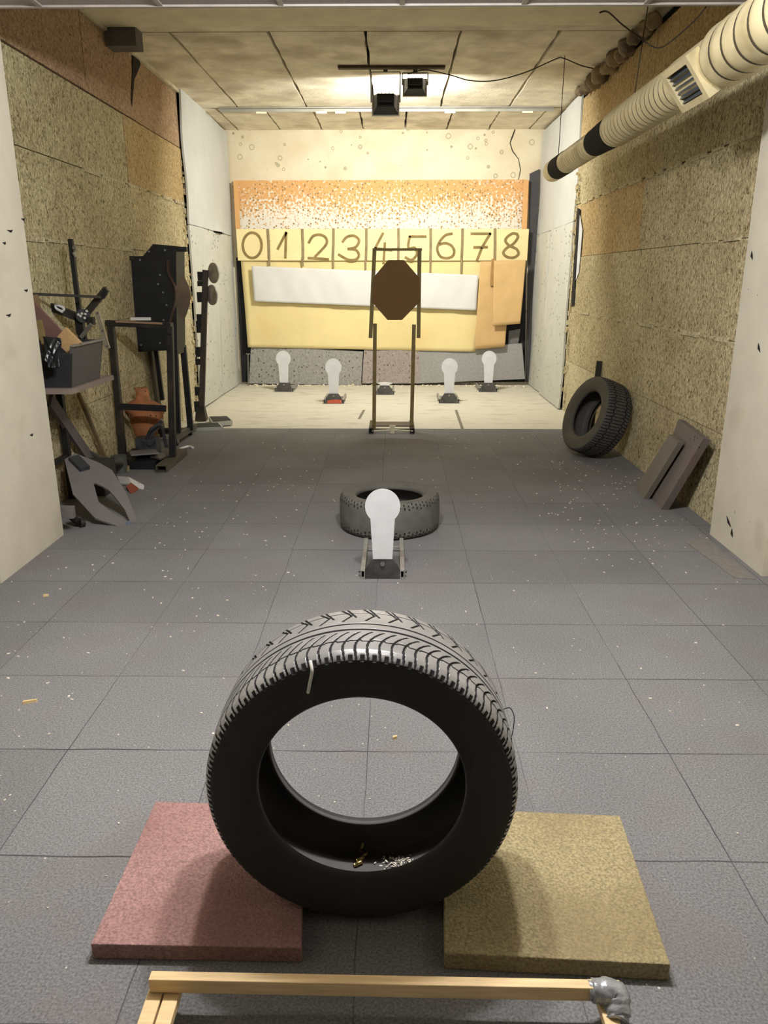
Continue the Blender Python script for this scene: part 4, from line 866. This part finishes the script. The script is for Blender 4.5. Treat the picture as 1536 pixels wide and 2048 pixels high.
# star-shaped swinging target with clamps
SY = 5.25
st = thing('star_target', 'dark steel star target with several arms and clamps above the crate', 'star target', dp(165, 690, SY))
b = MB(); b.bar(dp(161, 645, SY), dp(141, 478, SY), .028, .028, (0, 1, 0)); pole = b.build('upright_arm', steel_black, st)
b = MB(); b.cyl(dp(146, 495, SY - .03), dp(153, 497, SY - .03), .012, 10); b.cyl(dp(147, 505, SY - .03), dp(152, 515, SY - .03), .01, 10); b.build('clip', steel_bare, pole)
b = MB(); b.bar(dp(172, 628, SY), dp(213, 578, SY), .04, .03, (0, 1, 0)); a_ = b.build('arm', steel_dark, st)
b = MB(); b.prism([dp(198, 594, SY - .02), dp(210, 573, SY - .02), dp(213, 588, SY - .02), dp(206, 598, SY - .02)], (0, .03, 0)); b.build('arm_tip', steel_black, a_)
b = MB(); b.bar(dp(164, 637, SY), dp(97, 612, SY - .05), .05, .04, (0, 1, 0)); a_ = b.build('arm', steel_dark, st)
b = MB(); b.tube(spl([dp(126, 624, SY - .1), dp(113, 617, SY - .1), dp(112, 610, SY - .1), dp(124, 614, SY - .1), dp(128, 619, SY - .1), dp(122, 624, SY - .1)]), .008, 8); tag(b.build('clamp', white_paint, a_), 'white clamp')
b = MB(); b.bar(dp(158, 636, SY - .02), dp(163, 668, SY - .02), .05, .04, (0, 1, 0)); b.build('arm', steel_black, st)
b = MB(); b.cyl(dp(166, 632, SY - .06), dp(167, 632, SY + .04), .045, 18); hub = b.build('hub', steel_black, st)
b = MB()
for dx, dy in ((-3, -3), (2, -2), (-5, 2), (1, 6), (4, -8), (-8, -1)): b.cyl(dp(168 + dx * 1.4, 630 + dy, SY - .072), dp(168 + dx * 1.4, 630 + dy, SY - .058), .009, 6)
b.build('bolt', steel_bare, hub)
b = MB(); b.bar(dp(176, 642, SY - .05), dp(188, 642, SY - .05), .05, .05); b.build('pivot', steel_dark, hub)
b = MB(); b.bar(dp(162, 675, SY - .1), dp(183, 648, SY - .1), .022, .02, (0, 1, 0)); b.build('strut', steel_bare, st)
b = MB(); b.bar(dp(194, 623, SY - .02), dp(216, 697, SY - .02), .03, .012, (0, 1, 0)); fb = b.build('flat_bar', mat('bright_bar', (164, 154, 130), .4, .5, .15), st)
for f_ in (.04, .52, .93):
    x, y = 194 + 22 * f_, 623 + 74 * f_; b = MB(); b.cyl(dp(x, y, SY - .034), dp(x, y, SY - .024), .006, 8); b.build('bolt', steel_dark, fb)
b = MB(); b.bar(dp(164, 660, SY), Vector((dp(168, 700, SY).x, SY, zt)), .05, .03, (0, 1, 0)); b.build('foot', steel_black, st)
pxbar('steel_bar', 'thin horizontal steel bar crossing in front of the star target pole', 'bar', (66, 588), (202, 594), 4.9, SY - .05, .016, .016, steel_dark)
# sticks leaning below the bench
def leanstick(name, label, cat, top, Xt, foot, w_, d_, m_):
    q = MB(); a_ = sd(*top, Xt); f_ = Vector(foot); q.bar(f_, a_, w_, d_, (1, 0, 0)); return tag(q.build(name, m_, loc=f_), label, cat)
def towall(top, mid, X):   # foot of a stick leaning in the plane x = X, run on down to the floor
    a_ = sd(*top, X); m_ = sd(*mid, X); return a_ + (m_ - a_) * (a_.z / (a_.z - m_.z))
pf_ = towall((100, 800), (172, 906), -2.19)
q = MB(); q.bar(pf_, sd(100, 800, -2.19), .085, .025, (1, 0, 0)); tag(q.build('plank', mat('grey_plank', (92, 86, 88), .75, 0, .1), loc=pf_), 'grey plank slanting across behind the left wall corner', 'plank')
leanstick('broom_handle', 'thin wooden stick leaning on the left wall below the bench', 'stick', (157, 788), -2.2, towall((157, 788), (209, 912), -2.2), .024, .024, wood_dim)
b = MB(); b.tube(spl([dp(165, 897, 5.3), dp(178, 905, 5.4), dp(200, 915, 5.5), dp(235, 925, 5.6), fl(246, 932, .02)]), .02, 10); tag(b.build('hose', mat('dark_hose', (66, 62, 56), .7), loc=fl(246, 932), smooth=True), 'dark curved hose lying behind the octagonal plate', 'hose')
b = MB(); a_ = fl(210, 930, .025); c_ = fl(254, 938, .025); b.bar(a_, c_, .05, .045); tag(b.build('wood_offcut', mat('rough_wood', (120, 104, 74), .8, 0, .2), loc=(a_ + c_) / 2 - Vector((0, 0, .025))), 'rough wooden offcut on the floor beside the steel frame stand', 'wood offcut')
b = MB(); b.cyl((-2.13, 5.80, 0), (-2.13, 5.80, .13), .06, 16); tag(b.build('canister', mat('grey_green_can', (70, 74, 70), .6), loc=(-2.13, 5.80, 0)), 'small grey canister at the foot of the frame stand left post', 'canister')

# steel frame stand
FY = 6.08
ft = thing('frame_stand', 'dark square-tube steel frame stand with a long foot', 'steel stand', (-1.95, FY, 0))
lx = dp(238, 660, FY); rx = dp(344, 660, FY)
def post(nm, xt, zt_, xb_, zb_, w_=.05): q = MB(); q.bar((xb_, FY, zb_), (xt, FY, zt_), w_, w_, (0, 1, 0)); return q.build(nm, steel_dark, ft, bevel=.004)
ztop = dp(345, 652, FY).z
post('post', dp(222, 652, FY).x, ztop, dp(243, 925, FY).x + .02, .03); post('post', dp(340, 655, FY).x, ztop, dp(346, 920, FY).x, .03)
b = MB(); b.bar(dp(212, 646, FY), dp(342, 651, FY), .05, .045, (0, 0, 1)); b.build('top_rail', steel_dark, ft, bevel=.003)
b = MB(); b.bar(dp(232, 643, FY - .03), dp(325, 647, FY - .03), .02, .014); b.build('wood_insert', mat('pinkish_wood', (140, 112, 90), .7), ft)
b = MB(); b.box((dp(336, 650, FY).x, FY - .04, ztop - .06), (dp(344, 650, FY).x, FY + .04, ztop + .025)); b.build('corner_clamp', steel_dark, ft)
b = MB(); b.bar(dp(236, 813, FY - .02), dp(332, 817, FY - .02), .012, .05, (0, 0, 1)); b.build('middle_rail', steel_black, ft)
xf = -1.80
b = MB(); b.hollow((xf, 5.78, .03), (xf, 6.4, .03), .085, .055, .006); b.build('foot', mat('dusty_steel_foot', (96, 90, 78), .6, .4, .2), ft)
b = MB(); b.hollow((-2.19, 5.9, .03), (-2.19, 6.4, .03), .06, .055, .006); b.build('foot', steel_dark, ft)
b = MB(); b.bar((-2.19, FY, .04), (xf, FY, .04), .05, .04); b.build('base_rail', steel_black, ft)
b = MB(); p = dp(285, 638, FY); b.box((p.x - .09, FY - .01, p.z - .01), (p.x + .06, FY + .02, p.z + .012)); tag(b.build('white_strip', wp, loc=p), 'thin pale strip lying on the top rail of the steel frame stand', 'strip')

# torso target
TY = 6.42
rings = [(268, 294, 776), (272, 297, 786), (270, 300, 800), (256, 316, 806), (244, 334, 812), (250, 330, 821), (260, 326, 829), (262, 327, 848), (268, 316, 862), (274, 306, 880), (276, 300, 896), (276, 300, 904)]
b = MB(); n = 22; vs = []; fs = []
for i, (xa, xb_, y) in enumerate(rings):
    a_ = dp(xa, y, TY); c_ = dp(xb_, y, TY); ce = (a_ + c_) / 2; rx_ = (c_ - a_).length / 2; ry = min(.11, rx_ * .75)
    for k in range(n):
        th = 2 * math.pi * k / n; vs.append(ce + Vector((rx_ * math.cos(th), ry * math.sin(th), .01 * math.sin(2 * th + i))))
for i in range(len(rings) - 1):
    for k in range(n): fs.append((i * n + k, i * n + (k + 1) % n, (i + 1) * n + (k + 1) % n, (i + 1) * n + k))
fs += [tuple(range(n)), tuple(range(len(vs) - 1, len(vs) - n - 1, -1))]
b.add(vs, fs)
tt = thing('torso_target', 'rusty orange battered torso-shaped target behind the steel frame stand', 'torso target', dp(288, 904, TY))
b.build('torso', mat('orange_rubber', (172, 112, 70), .75, 0, .2, 10, .2, 30, spots=(60, 40, 26), spot_scale=26, spot_size=.2, rgb2=(112, 78, 50), mix2=(.5, .7), scale2=6), tt, smooth=True)
zb_ = dp(288, 904, TY).z; b = MB(); cx = dp(288, 900, TY).x; b.box((cx - .05, TY - .05, 0), (cx + .05, TY + .05, zb_ + .02)); b.build('stem', steel_black, tt)
# scrap heap under the stand
def plate(name, label, pxs, z0, m_, th=.012, cat='steel scrap'):
    q = MB(); c_ = [fl(x, y, z0) for x, y in pxs]; q.prism(c_, (0, 0, th)); return tag(q.build(name, m_, loc=sum(c_, Vector()) / len(c_)), label, cat)
b = MB(); b.box((-2.12, 5.88, .0), (-1.88, 6.03, .06)); tag(b.build('scrap_block', steel_black, loc=(-2.0, 5.95, 0)), 'low black steel block under the scrap plates in the frame stand', 'steel scrap')
plate('scrap_plate', 'thin bent grey plate on top of the scrap under the frame stand', [(258, 905), (310, 900), (318, 908), (262, 912)], .10, steel_grey)
plate('scrap_plate', 'rounded pale plate at the right of the scrap under the frame stand', [(300, 915), (312, 908), (328, 908), (333, 914), (320, 920)], .065, steel_bare)
plate('scrap_plate', 'narrow dull plate sloping at the left of the scrap under the frame stand', [(250, 920), (270, 908), (282, 910), (262, 924)], .062, steel_dark)
b = MB(); rr = random.Random(6); a_ = Vector((-2.02, 6.14, .0))
b.box((-2.1, 6.12, 0), (-1.93, 6.24, .2)); b.cyl((-2.06, 6.11, .14), (-2.06, 6.24, .14), .035, 14); b.cyl((-1.97, 6.1, .17), (-1.97, 6.24, .17), .03, 14); b.tube(spl([(-2.0, 6.12, .2), (-1.95, 6.1, .28), (-1.88, 6.13, .3), (-1.86, 6.16, .12)]), .014, 8); b.bar((-2.0, 6.16, .2), (-1.88, 6.18, .34), .06, .03)
tag(b.build('old_motor', mat('oily_motor', (64, 64, 68), .5, .4, .4, 18, .2, 40), loc=a_), 'greasy grey motor with hoses sitting inside the frame stand', 'motor')
b = MB(); b.tube(spl([fl(356, 900, .01), fl(366, 896, .012), fl(378, 893, .012), fl(386, 896, .01)]), .012, 8); tag(b.build('plastic_scrap', wp, loc=fl(370, 896), smooth=True), 'small curved white plastic scrap on the floor beside the frame stand', 'scrap')

# black steel box target on a castor stand
BY = 6.85
bt_ = thing('box_target', 'tall black steel box target with curved brown deflector on a wheeled stand', 'steel target', (-2.0, BY + .15, 0))
b = MB(); b.prism([dp(x, y, BY) for x, y in ((263, 513), (286, 512), (306, 488), (352, 492), (354, 700), (272, 704))], (0, .28, 0)); b.build('box_body', steel_black, bt_)
b = MB(); b.box((dp(350, 493, BY).x, BY + .05, dp(350, 503, BY).z), (dp(369, 493, BY).x, BY + .1, dp(350, 493, BY).z)); b.build('handle', steel_black, bt_)
b = MB(); b.box((dp(262, 513, BY).x - .012, BY - .01, dp(262, 520, BY).z), (dp(268, 513, BY).x, BY + .05, dp(262, 512, BY).z)); b.build('corner_lug', steel_dark, bt_)
ca = spl([(336, 520, 0), (337, 545, 0), (350, 575, 0), (351, 602, 0), (344, 630, 0), (337, 655, 0)], 5); cb = spl([(365, 522, 0), (367, 547, 0), (380, 580, 0), (380, 604, 0), (372, 632, 0), (362, 652, 0)], 5)
b = MB(); 
for i in range(len(ca) - 1):
    p = [dp(ca[i].x, ca[i].y, BY - .03), dp(cb[i].x, cb[i].y, BY + .22), dp(cb[i + 1].x, cb[i + 1].y, BY + .22), dp(ca[i + 1].x, ca[i + 1].y, BY - .03)]
    b.hexa(p, [q_ + Vector((-.012, .004, 0)) for q_ in p])
b.build('deflector', mat('brown_rusty_steel', (84, 68, 60), .6, .3, .15), bt_)
b = MB()
for x, y in ((320, 550), (316, 568), (326, 585), (333, 610), (280, 520), (282, 690), (320, 686), (298, 503), (327, 640), (330, 500)): b.cyl(dp(x, y, BY - .008), dp(x, y, BY), .009, 8)
b.build('bolt', mat('grey_bolt', (66, 68, 68), .4, .6), bt_)
for x0, y0, x1, y1 in ((274, 700, 290, 880), (312, 700, 325, 800)):
    b = MB(); p = dp(x0, y0, BY + .24); q = dp(x1, y1, BY + .24); q.z = max(q.z, .06) if y1 > 850 else q.z; b.bar(p, q, .035, .035, (0, 1, 0)); b.build('leg', steel_black, bt_)
b = MB(); b.bar(dp(350, 700, BY + .02), Vector((dp(357, 880, BY + .02).x, BY + .02, .07)), .05, .04, (0, 1, 0)); b.build('leg', steel_black, bt_)
b = MB(); b.bar(dp(366, 690, BY + .3), Vector((dp(380, 840, BY + .3).x, BY + .3, .07)), .05, .04, (0, 1, 0)); b.build('leg', steel_black, bt_)
b = MB(); xl_ = dp(355, 870, BY).x; b.bar((xl_, BY - .12, .075), (xl_ + .03, BY + .5, .075), .05, .05); b.build('base_rail', mat('grey_base_rail', (96, 94, 88), .5, .4), bt_)
b = MB(); b.bar((-2.2, BY + .24, .075), (xl_, BY + .24, .075), .05, .05); b.build('base_rail', steel_black, bt_)
for yy in (BY - .08, BY + .42):
    b = MB(); b.cyl((xl_ - .01, yy, .032), (xl_ + .02, yy, .032), .032, 16); cw = b.build('castor', steel_black, bt_); b = MB(); b.box((xl_ - .02, yy - .02, .03), (xl_ + .03, yy + .015, .055)); b.build('castor_fork', steel_bare, cw)
b = MB(); b.prism([dp(352, 688, BY + .02), dp(368, 690, BY + .25), dp(368, 705, BY + .25), dp(352, 710, BY + .02)], (-.02, 0, 0)); b.build('end_plate', mat('mottled_plate', (72, 68, 54), .7), bt_)
b = MB(); b.bar((-2.2, 7.2, .012), dp(243, 520, 6.95) if False else (-2.225, 7.0, 1.6), .09, .03, (1, 0, 0)); tag(b.build('plank', mat('dark_plank', (70, 62, 44), .8, 0, .2), loc=(-2.2, 7.2, 0)), 'tall dark plank standing against the left wall behind the black box target', 'plank')

# pole with round plates
PYY = 8.12
pt = thing('plate_rack', 'leaning dark pole with round steel plates by the left grey sheets', 'plate rack', fl(403, 838))
pb = fl(403, 836, .02); ptp = dp(411, 540, PYY)
b = MB(); b.bar(pb, ptp, .055, .04, (0, 1, 0)); b.build('pole', mat('brown_grey_pole', (66, 58, 52), .65, .2, .2), pt)
n_ = Vector((-.72, -.69, 0)).normalized()
for x, y in ((427, 546), (424, 590)):
    c_ = dp(x, y, PYY - .03); b = MB(); b.cyl(c_ - n_ * .006, c_ + n_ * .006, .1, 32); b.build('round_plate', mat('spattered_plate', (156, 152, 146), .6, .3, .3, 16), pt)
for x, y, hh in ((402, 552, .09), (402, 566, .05), (397, 592, .1), (394, 632, .07), (396, 650, .12), (392, 700, .1), (390, 720, .06), (388, 780, .09), (386, 812, .11)):
    f_ = (y - 540) / (836 - 540); c_ = ptp * (1 - f_) + pb * f_; b = MB(); b.box((c_.x - .075, c_.y - .02, c_.z - hh / 2), (c_.x - .02, c_.y + .02, c_.z + hh / 2)); b.build('hinge', steel_black, pt)
b = MB(); b.hexa([pb + Vector((-.06, -.05, -.02)), pb + Vector((.06, -.05, -.02)), pb + Vector((.06, .05, -.02)), pb + Vector((-.06, .05, -.02))], [pb + Vector((-.04, -.035, .12)), pb + Vector((.04, -.035, .12)), pb + Vector((.04, .035, .12)), pb + Vector((-.04, .035, .12))]); b.build('socket', steel_dark, pt)
def traypx(name, label, pxs, z0, m_top):
    c_ = [fl(x, y, z0) for x, y in pxs]; ce = sum(c_, Vector()) / len(c_); o_ = thing(name, label, 'steel tray', (ce.x, ce.y, 0))
    q = MB(); q.prism(c_, (0, 0, -z0)); q.build('base_body', mat('pale_tray_edge', (176, 176, 168), .5, .2), o_)
    q = MB(); q.prism([(p - ce) * .88 + ce for p in c_], (0, 0, .004)); q.build('dark_top', m_top, o_)
traypx('steel_tray', 'flat black-topped base on the pale floor, further of the two by the plate rack', [(424, 845), (417, 833), (455, 832), (465, 841)], .045, steel_black)
traypx('steel_tray', 'flat dark green base at the floor edge, nearer of the two by the plate rack', [(384, 856), (386, 847), (438, 845), (447, 854)], .035, mat('dark_green_steel', (34, 46, 42), .6, .2))

# ------------------------------------------------------------------ litter on the floor
b = MB(); rr = random.Random(31)
for k in range(420):
    r_ = rr.random()
    if r_ < .3: x, y = rr.uniform(1.0, 1.85), rr.uniform(3.7, 6.4)
    elif r_ < .5: x, y = rr.uniform(-1.9, -.6), rr.uniform(2.2, 5.6)
    else: x, y = rr.uniform(-1.8, 1.8), rr.uniform(1.0, 7.4)
    s_ = rr.uniform(.004, .012) * (1 if y > 1.9 else .6); a_ = rr.uniform(0, 6.3); d = Vector((math.cos(a_), math.sin(a_), 0)); p = Vector((x, y, .0015))
    if -.70 < x < .65 and y < 1.86: continue
    b.bar(p, p + d * s_, s_ * rr.uniform(.35, .7), .003)
tag(b.build('wood_chips', chipm, loc=(0, 4, 0)), 'scattered pale chips over the rubber floor', 'chips', kind='stuff')
def chip(px, py, ln, a_, label, m_=None):
    p = fl(px, py, .006); d = Vector((math.cos(a_), math.sin(a_), 0)); b = MB(); b.hexa([p - d * ln / 2 + Vector((0, -.006, -.006)), p + d * ln / 2 + Vector((0, -.004, -.006)), p + d * ln / 2 + Vector((0, .004, -.006)), p - d * ln / 2 + Vector((0, .006, -.006))], [p - d * ln / 2 + Vector((0, -.005, .004)), p + d * ln / 2 + Vector((0, -.003, .003)), p + d * ln / 2 + Vector((0, .003, .003)), p - d * ln / 2 + Vector((0, .005, .004))])
    tag(b.build('wood_splinter', m_ or pine, loc=Vector((p.x, p.y, 0))), label, 'splinter')
chip(60, 1402, .045, .35, 'pale wood splinter alone on the floor at the left edge'); chip(92, 1190, .022, .3, 'tiny pale splinter near the left whitewashed wall foot'); chip(790, 1474, .016, .5, 'small pale chip seen through the big tyre')
